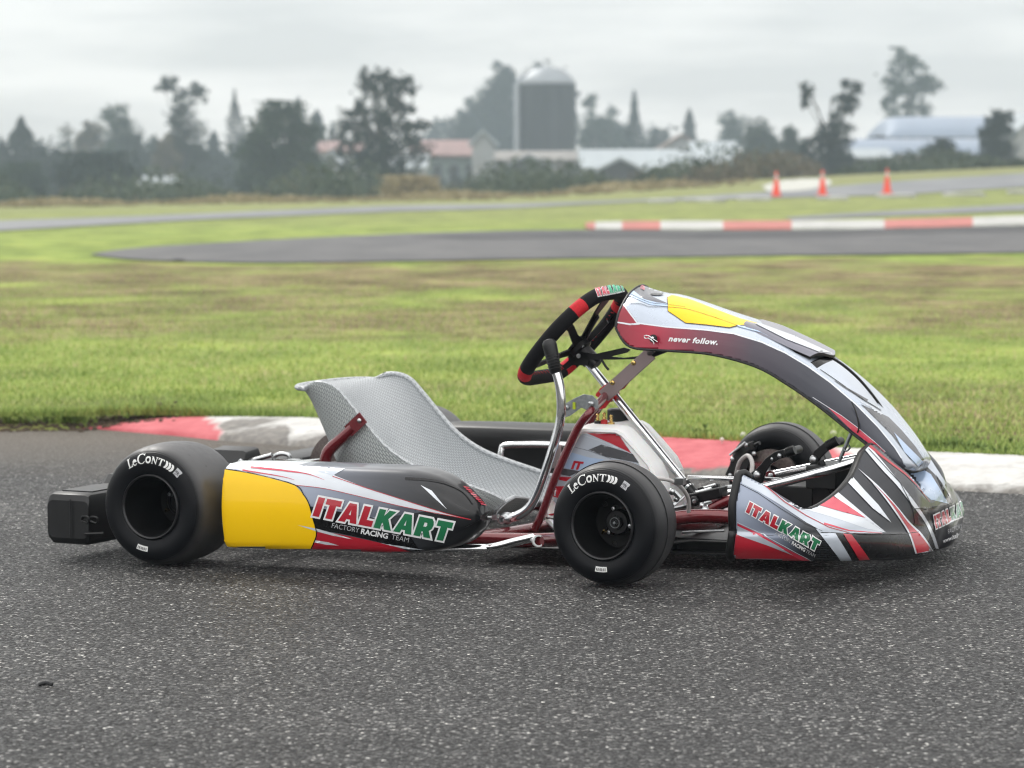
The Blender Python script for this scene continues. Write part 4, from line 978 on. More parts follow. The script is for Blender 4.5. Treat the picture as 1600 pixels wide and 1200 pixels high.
def close_rows(rows, ku):
    n = len(rows[0]); cols = [catmull([r[j] for r in rows], ku) for j in range(n)]
    rows = [[c[i] for c in cols] for i in range(len(cols[0]))]
    return [catmull(r, 4, True) for r in rows]
mb = MB(); pr = close_rows(pod_rows(), 8); mb.grid(pr, cv=True)
def cap(mb, ring): c = sum(ring, Vector()) / len(ring); n = len(ring); mb.add(list(ring) + [c], [(i, (i + 1) % n, n) for i in range(n)])
cap(mb, pr[0]); cap(mb, pr[-1][::-1])
for fi, f in enumerate(mb.f):
    c_ = sum((Vector(mb.v[i]) for i in f), Vector()) / len(f)
    if c_.x < .19 and c_.y < -.6 and c_.z < .222: mb.m[fi] = 1
    elif c_.x < .33 and c_.z > .222: mb.m[fi] = 2
pod = obj('side_pod', mb, ['char', 'yellow', 'lightsil'], K, ang=60, label='livery-wrapped side pod with yellow rear panel'); pb = bvh_of(mb)
s = MB(); MI = ['lightsil', 'silver', 'red', 'yellow', 'dark', 'blue', 'white', 'pink', 'fairgrey', 'skyblue']; I = {m: i for i, m in enumerate(MI)}
sticker(s, pb, c2([(85, 542), (130, 526), (560, 548), (660, 590), (800, 645), (940, 690), (1080, 735), (1220, 778), (1330, 805), (1150, 775), (1000, 742), (780, 690), (600, 650), (450, 632), (250, 580), (85, 557)]), .0004, I['lightsil'], 5)
sticker(s, pb, c2([(440, 628), (600, 650), (780, 690), (1000, 742), (1100, 766), (860, 800), (560, 745), (524, 735), (495, 680)]), .0003, I['blue'], 5)
sticker(s, pb, c2([(130, 526), (90, 540), (110, 532), (330, 528), (700, 552), (640, 588), (520, 552)]), .0005, I['silver'], 5)
sticker(s, pb, c2([(85, 552), (250, 578), (450, 632), (495, 680), (522, 725), (540, 790), (560, 880), (528, 958), (92, 958), (108, 850), (114, 740), (100, 640)]), .0009, I['yellow'], 5)
for l, w, w2, m in (([(85, 552), (250, 578), (450, 632), (495, 680), (522, 725), (540, 790), (560, 880), (528, 958)], 5, 5, 'dark'),
                    ([(640, 590), (800, 645), (940, 690), (1080, 735), (1220, 778), (1330, 805)], 4, 3, 'red'), ([(450, 634), (600, 651), (780, 691), (1000, 743), (1330, 806)], 3, 3, 'red'),
                    ([(230, 545), (420, 565), (520, 580), (600, 608)], 10, 1, 'pink'), ([(190, 560), (380, 590), (450, 608)], 7, 1, 'pink'), ([(150, 556), (300, 590), (430, 620)], 3, 1, 'blue')):
    sticker(s, pb, c2(line(curve2(l, 5), w, w2)), .0013, I[m], 4)
sticker(s, pb, c2([(556, 868), (640, 872), (735, 890), (850, 915), (960, 942), (1050, 972), (860, 966), (530, 957), (560, 900)]), .0007, I['red'], 5)
sticker(s, pb, c2([(530, 742), (700, 770), (860, 800), (1000, 850), (1080, 965), (960, 940), (850, 912), (735, 886), (640, 868), (552, 862), (540, 790)]), .0006, I['dark'], 5)
for q in ([(465, 832), (560, 850), (640, 872), (742, 903), (640, 885), (555, 862)], [(556, 908), (620, 918), (672, 934), (610, 930), (548, 918)], [(880, 922), (1000, 940), (1105, 956), (1000, 950)], [(1080, 634), (1135, 662), (1212, 755), (1150, 700)]):
    sticker(s, pb, c2(q), .0012, I['lightsil'], 4)
sticker(s, pb, c2(line(curve2([(1002, 601), (1100, 607), (1200, 625), (1290, 668), (1340, 730)], 5), 13, 5)), .0009, I['dark'], 4)  # groove in the pod, its shade painted as a dark stripe
# letters running over the nose of the pod
for k in range(8):
    a, b_ = 1290 + k * 12, 640 + k * 12
    sticker(s, pb, c2([(a, b_), (a + 26, b_ + 6), (a + 34, b_ + 13), (a + 6, b_ + 8)]), .0012, I['red'] if k % 2 == 0 else I['pink'], 4)
obj('livery_sticker', s, MI, pod, ang=180)
s = MB(); wordmark(s, pb, c2([(541, 786)])[0], (672 * .3125, 128 * .3125), (32 * .3125, -93 * .3125), .0018, (0, 1, 2), step=3)
write(s, pb, 'FACTORY ', c2([(636, 845)])[0], (136 * .3125, 25 * .3125), (5 * .3125, -24 * .3125), .0018, 3, bold=-.004)
write(s, pb, 'RACING', c2([(782, 874)])[0], (134 * .3125, 26 * .3125), (5 * .3125, -25 * .3125), .0018, 0, bold=.03)
write(s, pb, 'TEAM', c2([(934, 901)])[0], (86 * .3125, 17 * .3125), (5 * .3125, -24 * .3125), .0018, 3, bold=-.004)
obj('lettering', s, ['white', 'red', 'green', 'inkgrey'], pod, smooth=False)
mb = MB(); pr = close_rows(pod_rows(-1), 6); mb.grid([r[::-1] for r in pr], cv=True); cap(mb, pr[0]); cap(mb, pr[-1])
obj('side_pod', mb, 'black', K, ang=60, label='plain black side pod on the far side')

# ---------------- nose cone
c6 = crop(1100, 560, .2834)
nose = [  # bottom, crease, mid, top for stations from the right wing tail to the middle
    [at(1146, 873, -.53), at(1150, 836, -.543), at(1151, 785, -.545), at(1160, 741, -.53)],
    [at(1200, 875, -.535), at(1202, 838, -.550), at(1206, 800, -.550), at(1197, 760, -.525)],
    [at(1240, 876, -.515), at(1240, 840, -.530), at(1238, 812, -.520), at(1232, 781, -.492)],
    [at(1285, 877, -.470), at(1284, 838, -.480), at(1272, 815, -.470), at(1262, 795, -.450)],
    [at(1328, 877, -.405), at(1326, 837, -.410), at(1312, 806, -.390), at(1298, 777, -.36)],
    [at(1376, 876, -.310), at(1374, 837, -.312), at(1350, 785, -.290), at(1330, 745, -.265)],
    [at(1415, 875, -.205), at(1412, 837, -.205), at(1392, 762, -.185), at(1350, 703, -.175)],
    [at(1447, 872, -.105), at(1444, 834, -.105), Vector((1.556, -.115, .205)), Vector((1.484, -.125, .277))],
    [Vector((1.574, -.05, .030)), Vector((1.583, -.05, .095)), Vector((1.562, -.05, .175)), Vector((1.495, -.05, .212))],
    [Vector((1.576, 0, .030)), Vector((1.586, 0, .095)), Vector((1.565, 0, .168)), Vector((1.50, 0, .200))]]
def mir(v): return Vector((v[0], -v[1], v[2]))
full = [[Vector(p) for p in r] for r in nose] + [[mir(p) for p in r] for r in nose[-2::-1]]
# add tuck under and extra shape between crease and mid
rows = []
for r in full:
    B, Kc, Mi, Tp = r
    out_ = Vector((0, 0, 0)); c = Vector((1.30, 0, 0)); dirv = Vector((B.x - 1.25, B.y * .8, 0)).normalized()
    rows.append([B - dirv * .05 - Vector((0, 0, .006)), B - dirv * .012, B + dirv * .002 + Vector((0, 0, .012)), B.lerp(Kc, .55) + dirv * .006, Kc + dirv * .003, Kc.lerp(Mi, .12) - dirv * .002, Kc.lerp(Mi, .5) + Vector((0, 0, .003)) + dirv * .004, Mi + dirv * .003, Mi.lerp(Tp, .6) + dirv * .003, Tp])
fine = refine(rows, 8, 5)
mb = MB(); mb.grid(fine); ncone = obj('nose_cone', mb, 'nosebase', K, ang=60, solid=.004, label='low front nose bodywork with silver, red and dark livery'); nb = bvh_of(mb)
s = MB(); MI = ['lightsil', 'silver', 'red', 'dark', 'wing', 'white', 'pink', 'humpgrey', 'skyblue', 'blue']; I = {m: i for i, m in enumerate(MI)}
# hump and shoulder tones
sticker(s, nb, c6([(900, 478), (930, 450), (1090, 400), (1150, 430), (1250, 560), (1330, 690), (1370, 800), (1350, 806), (1250, 826), (1150, 828), (1120, 760), (1040, 650), (960, 545)]), .0003, I['humpgrey'], 5)
sticker(s, nb, c6([(1125, 650), (1185, 600), (1250, 640), (1310, 740), (1345, 800), (1250, 780), (1180, 720)]), .0006, I['skyblue'], 5)
sticker(s, nb, c6([(1190, 560), (1150, 470), (1110, 415), (1150, 425), (1250, 560), (1340, 700), (1370, 800), (1340, 740), (1270, 640)]), .0007, I['silver'], 5)
sticker(s, nb, c6([(1275, 640), (1310, 690), (1345, 770), (1330, 770)]), .001, I['dark'], 4)
sticker(s, nb, c6(curve2([(870, 500), (900, 480), (925, 500), (1000, 590), (1080, 690), (1165, 800), (1225, 890), (1265, 970), (1292, 1048)], 4) + curve2([(1276, 1048), (1250, 980), (1212, 900), (1150, 815), (1060, 700), (975, 610), (890, 510)], 4)), .0009, I['lightsil'], 4)
sticker(s, nb, c6(line([(905, 478), (985, 545), (1110, 640), (1170, 700), (1240, 790)], 16, 2)), .0011, I['red'], 4)
# wing panel
sticker(s, nb, c6([(640, 958), (860, 970), (1010, 972), (1120, 968), (1160, 905), (1150, 835), (1230, 830), (1275, 960), (1296, 1052), (1200, 1085), (800, 1115), (600, 1115)]), .0003, I['dark'], 5)
sticker(s, nb, c6([(180, 640), (225, 630), (330, 700), (450, 790), (560, 870), (640, 935), (730, 965), (815, 1110), (170, 1115), (180, 900)]), .0003, I['wing'], 5)
sticker(s, nb, c6([(185, 660), (195, 632), (240, 632), (340, 705), (455, 792), (600, 890), (740, 955), (860, 968), (760, 968), (640, 948), (560, 905), (420, 810), (300, 735), (210, 690)]), .0007, I['silver'], 4)
sticker(s, nb, c6(line([(235, 632), (320, 690), (440, 792), (560, 868), (680, 930), (800, 962)], 7, 3)), .0013, I['red'], 4)
sticker(s, nb, c6(line([(195, 690), (300, 745), (420, 830), (560, 915), (650, 952)], 3, 2)), .0013, I['dark'], 4)
sticker(s, nb, c6([(178, 968), (300, 1010), (430, 1062), (560, 1106), (560, 1120), (160, 1120)]), .0008, I['red'], 4)
sticker(s, nb, c6([(186, 908), (300, 962), (400, 1020), (585, 1112), (540, 1112), (380, 1030), (186, 925)]), .0011, I['pink'], 4)
sticker(s, nb, c6([(186, 920), (300, 975), (400, 1028), (492, 1083), (380, 1040), (184, 972)]), .0014, I['silver'], 4)
sticker(s, nb, c6(line([(186, 902), (300, 955), (420, 1022), (590, 1112)], 4, 3)), .0016, I['lightsil'], 4)
sticker(s, nb, c6([(612, 938), (722, 966), (814, 1112), (752, 1112)]), .0013, I['silver'], 4)
sticker(s, nb, c6([(766, 970), (812, 974), (912, 1106), (854, 1110)]), .0013, I['red'], 4)
# blades on the flank
sticker(s, nb, c6([(450, 798), (560, 788), (700, 830), (880, 880), (1000, 962), (900, 940), (700, 875), (560, 835)]), .0006, I['lightsil'], 4)
sticker(s, nb, c6([(555, 800), (700, 850), (860, 905), (990, 965), (860, 968), (740, 955), (620, 905), (520, 835)]), .0004, I['silver'], 4)
sticker(s, nb, c6([(662, 722), (710, 716), (810, 800), (905, 880), (1005, 964), (884, 884)]), .0008, I['lightsil'], 4)
sticker(s, nb, c6([(560, 791), (664, 734), (770, 800), (888, 881), (760, 848)]), .0012, I['pink'], 4)
sticker(s, nb, c6([(775, 668), (815, 650), (880, 725), (960, 810), (1030, 905), (930, 830)]), .0010, I['lightsil'], 4)
sticker(s, nb, c6(line([(660, 912), (800, 950), (980, 966)], 10, 3)), .0009, I['pink'], 4)
sticker(s, nb, c6(curve2([(848, 608), (960, 705), (1060, 815), (1130, 900), (1200, 970), (1262, 1060)], 4) + curve2([(1162, 1075), (1128, 975), (1085, 900), (1000, 780), (920, 680)], 4)), .0010, I['lightsil'], 4)
sticker(s, nb, c6(curve2([(885, 650), (970, 728), (1055, 818), (1122, 905), (1190, 975), (1252, 1058)], 4) + curve2([(1170, 1072), (1136, 972), (1092, 895), (1008, 775), (930, 690)], 4)), .0014, I['red'], 4)
sticker(s, nb, c6(line([(640, 960), (860, 970), (1010, 972), (1120, 968), (1180, 960)], 4, 3)), .0017, I['dark'], 4)  # shade of the crease drawn as a thin dark line
sticker(s, nb, c6(line([(1146, 830), (1250, 826), (1345, 806), (1372, 796)], 4, 4)), .0017, I['dark'], 4)
sticker(s, nb, c6(line([(905, 500), (960, 560), (1080, 690), (1150, 828)], 3, 3)), .0017, I['dark'], 4)
obj('livery_sticker', s, MI, ncone, ang=180)
s = MB(); k = .2834
wordmark(s, nb, c6([(234, 846)])[0], (382 * k, 216 * k), (22 * k, -54 * k), .0022, (0, 1, 2), step=2.5)
write(s, nb, 'FACTORY', c6([(392, 972)])[0], (82 * k, 46 * k), (7 * k, -16 * k), .0022, 3)
write(s, nb, 'RACING', c6([(480, 1022)])[0], (72 * k, 40 * k), (7 * k, -17 * k), .0022, 0, bold=.03)
write(s, nb, 'TEAM', c6([(556, 1064)])[0], (50 * k, 28 * k), (7 * k, -16 * k), .0022, 3)
wordmark(s, nb, (1460.5, 826), (56, -26), (-3.5, -20), .0020, (0, 1, 2), step=2)
write(s, nb, 'FACTORY', (1480, 834), (22, -9), (-.5, -7), .0020, 3)
write(s, nb, 'www.italkart.com', (1472, 848), (44, -17), (-.5, -6.5), .0020, 0, bold=.02)
obj('lettering', s, ['white', 'red', 'green', 'inkgrey'], ncone, smooth=False)
# rubber trim along the cockpit edge and the tail of the wing
mb = MB(); top = [f[-1] for f in fine]; i0 = 8 * 3; seg = top[i0:8 * 7 - 2]
for sg_ in (seg, [mir(p) for p in seg][::-1]):
    rws = [[p + Vector((.003, 0, .0005)), p + Vector((0, 0, .003)), p + Vector((-.006, 0, .002)), p + Vector((-.013, 0, -.004)), p + Vector((-.014, 0, -.012)), p + Vector((-.006, 0, -.010))] for p in sg_]; mb.grid(rws, cv=True)
mb.tube([p + Vector((-.008, 0, 0)) for p in fine[0][5:]] + [top[0] + Vector((.0, .01, .002)), top[2] + Vector((0, .02, -.004))], .0085, n=10)
obj('rubber_trim', mb, 'black', ncone)
# inner shelf and dark bumper body behind the skin
mb = MB(); mb.plate([(1.33, -.50, .082), (1.40, -.49, .082), (1.46, -.42, .082), (1.52, -.28, .082), (1.56, -.12, .082), (1.565, 0, .082), (1.56, .12, .082), (1.52, .28, .082), (1.46, .42, .082), (1.40, .49, .082), (1.33, .50, .082), (1.38, .3, .082), (1.40, 0, .082), (1.38, -.3, .082)], (0, 0, .03))
obj('bumper_core', mb, 'black', ncone, smooth=False)

# ---------------- front fairing (number panel)
cf = crop(940, 420, .25)
Epx = [(962, 512), (984, 541), (1040, 547), (1110, 553), (1180, 572), (1230, 600), (1280, 635), (1330, 675), (1375, 710), (1402, 727), (1416, 734), (1428, 737)]
Rpx = [(972, 478), (998, 474), (1050, 488), (1115, 512), (1180, 526), (1232, 552), (1286, 590), (1342, 634), (1386, 682), (1412, 712), (1427, 726), (1433, 736.5)]
Cpx = [(1003, 446), (1033, 457), (1064, 461), (1125, 481), (1190, 506), (1245, 533), (1302, 572), (1360, 618), (1402, 660), (1430, 692), (1443, 716), (1438.5, 735)]
Ey = [-.135, -.14, -.14, -.137, -.133, -.128, -.122, -.117, -.112, -.10, -.08, -.045]
rows = []
for i in range(12):
    e, r, c = at(*Epx[i], Ey[i]), at(*Rpx[i], Ey[i] * (.78 if i < 7 else .84)), at(*Cpx[i], 0)
    m1 = e.lerp(r, .5) + Vector((0, -.006, .002)); m1 = m1 if i < 11 else e.lerp(r, .5); m2 = r.lerp(c, .5) + Vector((0, -.012 * min(1, (11 - i) / 4), .006 if i < 8 else .003 if i < 11 else 0))
    h = [e, m1, r, m2, c]; rows.append(h + [mir(p) for p in h[-2::-1]])
fine = refine(rows, 7, 4)
mb = MB(); mb.grid(fine); nc_ = len(fine[0]) - 1
for fi in range(len(mb.f)):
    if min(fi % nc_, nc_ - 1 - fi % nc_) < 3 and fi // nc_ < len(fine) - 10: mb.m[fi] = 1
fair = obj('front_fairing', mb, ['fairbase', 'fairside'], K, ang=70, solid=.004, label='long curved number-panel fairing sweeping from steering wheel to nose'); fb = bvh_of(mb)
s = MB(); MI = ['fairside', 'fairgrey', 'yellow', 'red', 'lightsil', 'dark', 'pink', 'skyblue', 'humpgrey', 'silver']; I = {m: i for i, m in enumerate(MI)}
top_e = [(971, 471), (984, 489), (996, 505), (1040, 511), (1102, 516), (1147, 522), (1190, 535), (1227, 552), (1262, 573), (1297, 598), (1337, 632), (1372, 668), (1398, 700), (1408, 716)]
bot_e = [(1416, 738), (1380, 722), (1330, 684), (1280, 644), (1230, 608), (1180, 580), (1110, 560), (1040, 554), (980, 550), (950, 520), (955, 490)]
sticker(s, fb, [top_e + bot_e], .0004, I['fairside'], 5)
sticker(s, fb, cf([(125, 205), (150, 235), (185, 285), (228, 342), (150, 345), (60, 340), (70, 290)]), .0007, I['fairside'], 4)
sticker(s, fb, [line(top_e, 2, 2)], .0009, I['lightsil'], 4)
sticker(s, fb, [line([(960, 503), (985, 507), (1000, 506)], 2, 3)], .001, I['lightsil'], 4)
sticker(s, fb, c6([(676, 262), (760, 318), (850, 385), (940, 460), (1000, 516), (985, 522), (900, 460), (820, 400), (740, 325)]), .0009, I['pink'], 4)
sticker(s, fb, c6(line([(600, 215), (760, 316), (850, 383), (940, 458), (1000, 514)], 3, 3)), .0012, I['lightsil'], 4)
sticker(s, fb, [[(1398, 700), (1372, 668), (1337, 632), (1350, 638), (1392, 680), (1428, 728), (1416, 730)]], .0007, I['silver'], 4)
sticker(s, fb, [[(1345, 632), (1388, 652), (1408, 672), (1430, 698), (1443, 718), (1438, 728), (1420, 716), (1395, 682), (1365, 652)]], .0005, I['humpgrey'], 4)
sticker(s, fb, [[(1396, 676), (1418, 698), (1442, 722), (1434, 729), (1412, 706)]], .001, I['skyblue'], 4)  # light on the front face near the tip, painted as a pale patch
sticker(s, fb, cf([(410, 180), (440, 166), (560, 195), (700, 250), (860, 310), (985, 345), (920, 350), (852, 356), (800, 370), (650, 352), (525, 340), (415, 266)]), .0007, I['yellow'], 4)
sticker(s, fb, cf(line([(410, 180), (415, 266), (525, 340), (650, 352), (800, 370), (852, 356)], 3, 3)), .0011, I['dark'], 4)
sticker(s, fb, cf([(188, 128), (215, 105), (260, 90), (300, 98), (345, 130), (390, 150), (310, 172), (420, 222), (345, 213), (265, 192), (220, 155)]), .0006, I['fairgrey'], 4)
sticker(s, fb, cf([(188, 128), (220, 155), (265, 192), (345, 213), (415, 222), (410, 238), (300, 225), (160, 165)]), .0006, I['skyblue'], 4)
for l, w in (([(150, 215), (250, 222), (300, 238), (415, 242), (520, 252), (640, 285), (760, 325), (845, 356)], 2.6), ([(180, 160), (300, 212), (415, 226), (520, 240)], 2.2)):
    sticker(s, fb, cf(line(curve2(l, 4), w, 1.2)), .0012, I['dark'], 4)
a = [(345 + 41 * cos(t), 162 + 7.5 * sin(t)) for t in np.linspace(0, 2 * pi, 20, endpoint=False)]; sticker(s, fb, cf(a), .0014, I['dark'], 3)  # slot hole, the shade inside it painted as a black ellipse
obj('livery_sticker', s, MI, fair, ang=180)
s = MB(); write(s, fb, 'never follow.', (1044.5, 533), (77, 6.0), (.5, -8.2), .0014, 0, bold=.035, shear=.3, space=1.1)
# faded wordmark on the crest
wordmark(s, fb, (1000, 452), (15, 6), (1.5, -6), .0014, (1, 1, 1), step=3, outline=False, only=4)
obj('lettering', s, ['white', 'pink'], fair, smooth=False)
mb = MB(); edge = [f[0] + Vector((0, 0, -.001)) for f in fine]; edge = edge + fine[-1][3:-3:3] + [mir(p) for p in edge[::-1]]; mb.tube(edge, .0029, n=8); mb.tube([p for p in fine[0]], .0032, n=8)
obj('edge_trim', mb, 'black', fair)
# raised fin plate with the shade below it coloured dark, hugging the skin except at its tail
def onf(px, py, off):
    d = kray(px, py).normalized(); h = fb.ray_cast(CAMK, d)
    if h[0] is None: return at(px, py, -.08)
    n = h[1] if h[1].dot(d) < 0 else -h[1]; return h[0] + n * off
fl = [onf(1160, 512, -.002), onf(1185, 522, .0), onf(1213, 535, .0015), onf(1240, 549, .004), onf(1263, 561, .007)]
fc = [at(1176, 500, 0) + Vector((0, 0, -.003)), at(1206, 511, 0), at(1238, 525, 0), at(1268, 538, 0), at(1303, 555, 0)]
rows = []
for i in range(5):
    l, c = fl[i], fc[i]; k_ = (0, .3, .6, .9, 1)[i]; m_ = l.lerp(c, .5) + Vector((0, -.014, .008)); rows.append([l, m_, c, mir(m_), mir(l)])
fr = refine(rows, 6, 5); mb = MB(); mb.grid(fr); mb.grid([[p - Vector((0, 0, .003 + .003 * j / len(fr))) for p in r][::-1] for j, r in enumerate(fr)], 1)
mb.grid([[p for p in fr[-1]], [p - Vector((0, 0, .006)) for p in fr[-1]]], 1)
fin = obj('fairing_fin', mb, ['fairgrey', 'black'], fair, ang=50)
fm = MB(); fm.grid(fr); fnb = bvh_of(fm); s = MB()
sticker(s, fnb, cf([(960, 345), (985, 340), (1200, 420), (1440, 530), (1455, 545), (1380, 530), (1150, 440)]), .0008, 0, 4)
sticker(s, fb, cf(line([(850, 358), (1000, 400), (1140, 468), (1275, 552)], 8, 6)), .0012, 1, 4)
obj('livery_sticker', s, ['lightsil', 'skyblue'], fair, ang=180)
# air duct blister behind the mouth
dc = [at(1294, 556, 0), at(1318, 571, 0), at(1342, 592, 0), at(1364, 618, 0), at(1383, 645, 0), at(1390, 657, 0) - Vector((0, 0, .004))]
dl = [onf(1266, 566, .0), onf(1290, 588, .0), onf(1318, 610, .0), onf(1346, 630, .0), onf(1368, 645, .0), onf(1382, 656, -.001)]
rows = []
for i in range(6):
    l, c = dl[i], dc[i]; l = Vector((l.x, max(min(l.y, -.03), -.10), l.z)) if i < 5 else Vector((l.x, -.03, l.z)); m_ = l.lerp(c, .5) + Vector((.003, -.016 * (1 - i * .12), .002)); rows.append([l, m_, c, mir(m_), mir(l)])
fr2 = refine(rows, 6, 5); mb = MB(); mb.grid(fr2)
nc_ = len(fr2[0]) - 1
for fi in range(len(mb.f)):
    if fi // nc_ < 3: mb.m[fi] = 1  # first rows dark: shade under the fin painted on the duct
    elif abs(fi % nc_ - nc_ / 2 + .5) < 1.5: mb.m[fi] = 1
duct = obj('air_duct', mb, ['silver', 'dark'], fair, ang=60, solid=.002); dm = MB(); dm.grid(fr2); dvb = bvh_of(dm); s = MB()
sticker(s, dvb, c6(line(curve2([(640, 62), (740, 130), (850, 210), (940, 266), (990, 296)], 4), 3, 5)), .0006, 0, 4)
sticker(s, dvb, c6(line([(720, 125), (800, 175), (900, 235)], 3, 14)), .0006, 1, 4); sticker(s, dvb, c6([(860, 238), (930, 268), (985, 308), (960, 318), (900, 280)]), .0008, 2, 4)
obj('livery_sticker', s, ['dark', 'humpgrey', 'lightsil'], duct, ang=180)
mb = MB(); mb.tube([p + Vector((0, 0, .0015)) for p in [fr2[i][nc_ // 2] for i in range(len(fr2))]], .0022, n=8); obj('duct_seam', mb, 'black', fair)
# clip pin
mb = MB(); p = at(1021, 529, -.147); mb.lathe([(0, .0095), (-.003, .009), (-.004, .003)], c=p, mi=0, n=20); mb.ball(p + Vector((0, -.006, .001)), .004, 1)
mb.tube([p + Vector((.012, -.006, -.007)), p + Vector((0, -.0085, .001)), p + Vector((-.008, -.008, .006)), p + Vector((-.016, -.008, .007)), p + Vector((-.019, -.008, .004)), p + Vector((-.015, -.008, .0005)), p + Vector((-.008, -.008, .001)), p + Vector((.002, -.008, -.006)), p + Vector((.004, -.008, -.012))], .0012, 1, n=8, smooth=3)
obj('clip_pin', mb, ['black', 'chrome'], fair)
# slotted strap that ties the fairing to the nose
mb = MB(); mb.tube([at(1331, 628, -.125), at(1338, 645, -.13), at(1342, 665, -.13), at(1340, 676, -.125)], .0018, n=8, smooth=4); obj('cable_tie', mb, 'black', fair)
mb = MB(); mb.tube([at(1332, 672, -.06), at(1308, 728, -.06)], .0042, n=10); mb.tube([at(1318, 700, -.06) + Vector((0, 0, 0)), at(1322, 705, -.08), at(1328, 700, -.07), at(1325, 694, -.06)], .002, n=8, smooth=3)
obj('fairing_strut', mb, 'steel', K)
# ---------------- seat
def weave(name, c1, c2_, sx, sy, bump=.6):
    m = bpy.data.materials.new(name); m.use_nodes = True; t = m.node_tree; b = t.nodes['Principled BSDF']
    uv = nn(t, 'ShaderNodeAttribute'); uv.attribute_name = 'cloth'
    mp = nn(t, 'ShaderNodeMapping'); mp.inputs['Scale'].default_value = (sx, sy, 1); t.links.new(uv.outputs['Vector'], mp.inputs[0])
    br = nn(t, 'ShaderNodeTexBrick'); br.inputs['Scale'].default_value = 1; br.inputs['Mortar Size'].default_value = .16; br.inputs['Mortar Smooth'].default_value = .6
    br.inputs['Brick Width'].default_value = 1.0; br.inputs['Row Height'].default_value = .5; br.offset = .5
    br.inputs['Color1'].default_value = c1 + (1,); br.inputs['Color2'].default_value = tuple(v * .93 for v in c1) + (1,); br.inputs['Mortar'].default_value = c2_ + (1,)
    t.links.new(mp.outputs[0], br.inputs[0]); t.links.new(br.outputs[0], b.inputs['Base Color'])
    b.inputs['Roughness'].default_value = .36; b.inputs['Coat Weight'].default_value = .35; b.inputs['Coat Roughness'].default_value = .2; b.inputs['Metallic'].default_value = .15
    bp = nn(t, 'ShaderNodeBump'); bp.inputs['Strength'].default_value = bump; bp.inputs['Distance'].default_value = .0012; bp.invert = True
    t.links.new(br.outputs['Fac'], bp.inputs['Height']); t.links.new(bp.outputs[0], b.inputs['Normal'])
    return m
M['seatcloth'] = weave('silver_woven_seat', (.62, .65, .67), (.30, .32, .335), 90, 120, .5)
M['seatback'] = weave('seat_shell_weave', (.52, .555, .55), (.27, .295, .295), 60, 95)
#      centre (x,z)     rim (x,z)      half width
sst = [((.060, .372), (.104, .369), .178), ((.074, .350), (.142, .384), .186), ((.095, .300), (.190, .374), .190), ((.122, .235), (.232, .335), .191), ((.150, .165), (.275, .288), .192), ((.190, .095), (.325, .240), .193),
       ((.250, .045), (.385, .204), .194), ((.335, .024), (.455, .180), .194), ((.43, .030), (.530, .160), .192), ((.51, .062), (.590, .142), .190), ((.562, .100), (.622, .126), .180)]
rows = []; rc = []
NT = 12
for i, ((cx, cz), (rx, rz), w) in enumerate(sst):
    r = []
    for j in range(-NT, NT + 1):
        t = j / NT; a = abs(t) * pi / 2; g = 1 - abs(cos(a)) ** .85 if abs(t) < 1 else 1; y = w * (sin(a) ** .72) * (1 if t > 0 else -1)
        lob = 0
        if i >= 9: lob = -.018 * (1 - abs(2 * abs(t) - 1)) * (i - 8) + .012 * (1 - abs(t)) ** 2 * (i - 8)
        if i == 0: g2 = g
        r.append(Vector((cx + (rx - cx) * g + (0 if i else -.012 * cos(a)), y, cz + (rz - cz) * g + lob * .6)))
    rows.append(r)
fine = refine(rows, 6, 1)
mb = MB(); mb.grid(fine); mb.grid([[p for p in r][::-1] for r in fine], 1)
me_seat = mb
seat = obj('seat', mb, ['seatcloth', 'seatback'], K, ang=180, label='silver-grey woven bucket seat')
# two skins: inner and outer, 6 mm apart, with cloth coordinates
me = seat.data; n1 = len(fine) * len(fine[0]); nc = len(fine[0])
L_ = [0.0]
for i in range(1, len(fine)): L_.append(L_[-1] + (fine[i][NT] - fine[i - 1][NT]).length)
cl = me.attributes.new('cloth', 'FLOAT_VECTOR', 'POINT')
def arc(r):
    o = [0]
    for i in range(1, len(r)): o.append(o[-1] + (r[i] - r[i - 1]).length)
    m_ = o[len(r) // 2]; return [v - m_ for v in o]
for i, r in enumerate(fine):
    ar = arc(r)
    for j in range(nc):
        cl.data[i * nc + j].vector = (L_[i], ar[j], 0); cl.data[n1 + i * nc + (nc - 1 - j)].vector = (L_[i], ar[j], 0)
nrm = [None] * n1
for i in range(len(fine)):
    for j in range(nc):
        a = fine[min(i + 1, len(fine) - 1)][j] - fine[max(i - 1, 0)][j]; b = fine[i][min(j + 1, nc - 1)] - fine[i][max(j - 1, 0)]
        nrm[i * nc + j] = a.cross(b).normalized()
for i in range(len(fine)):
    for j in range(nc):
        q = n1 + i * nc + (nc - 1 - j); me.vertices[q].co = fine[i][j] - nrm[i * nc + j] * (.006 if nrm[i * nc + j].z > 0 or nrm[i * nc + j].x > 0 else .006)
me.update()
mb = MB(); edge = [r[0] for r in fine] + fine[-1][1:-1] + [r[-1] for r in fine[::-1]] + fine[0][::-1][1:-1]
offp = []
for p in edge: offp.append(p + Vector((-.003, 0, -.003)))
mb.tube(offp, .006, n=10, closed=True); rim = obj('rolled_edge', mb, 'seatcloth', seat)
cl = rim.data.attributes.new('cloth', 'FLOAT_VECTOR', 'POINT')
for i in range(len(rim.data.vertices)): cl.data[i].vector = ((i // 10) * .004, (i % 10) * .0047, 0)

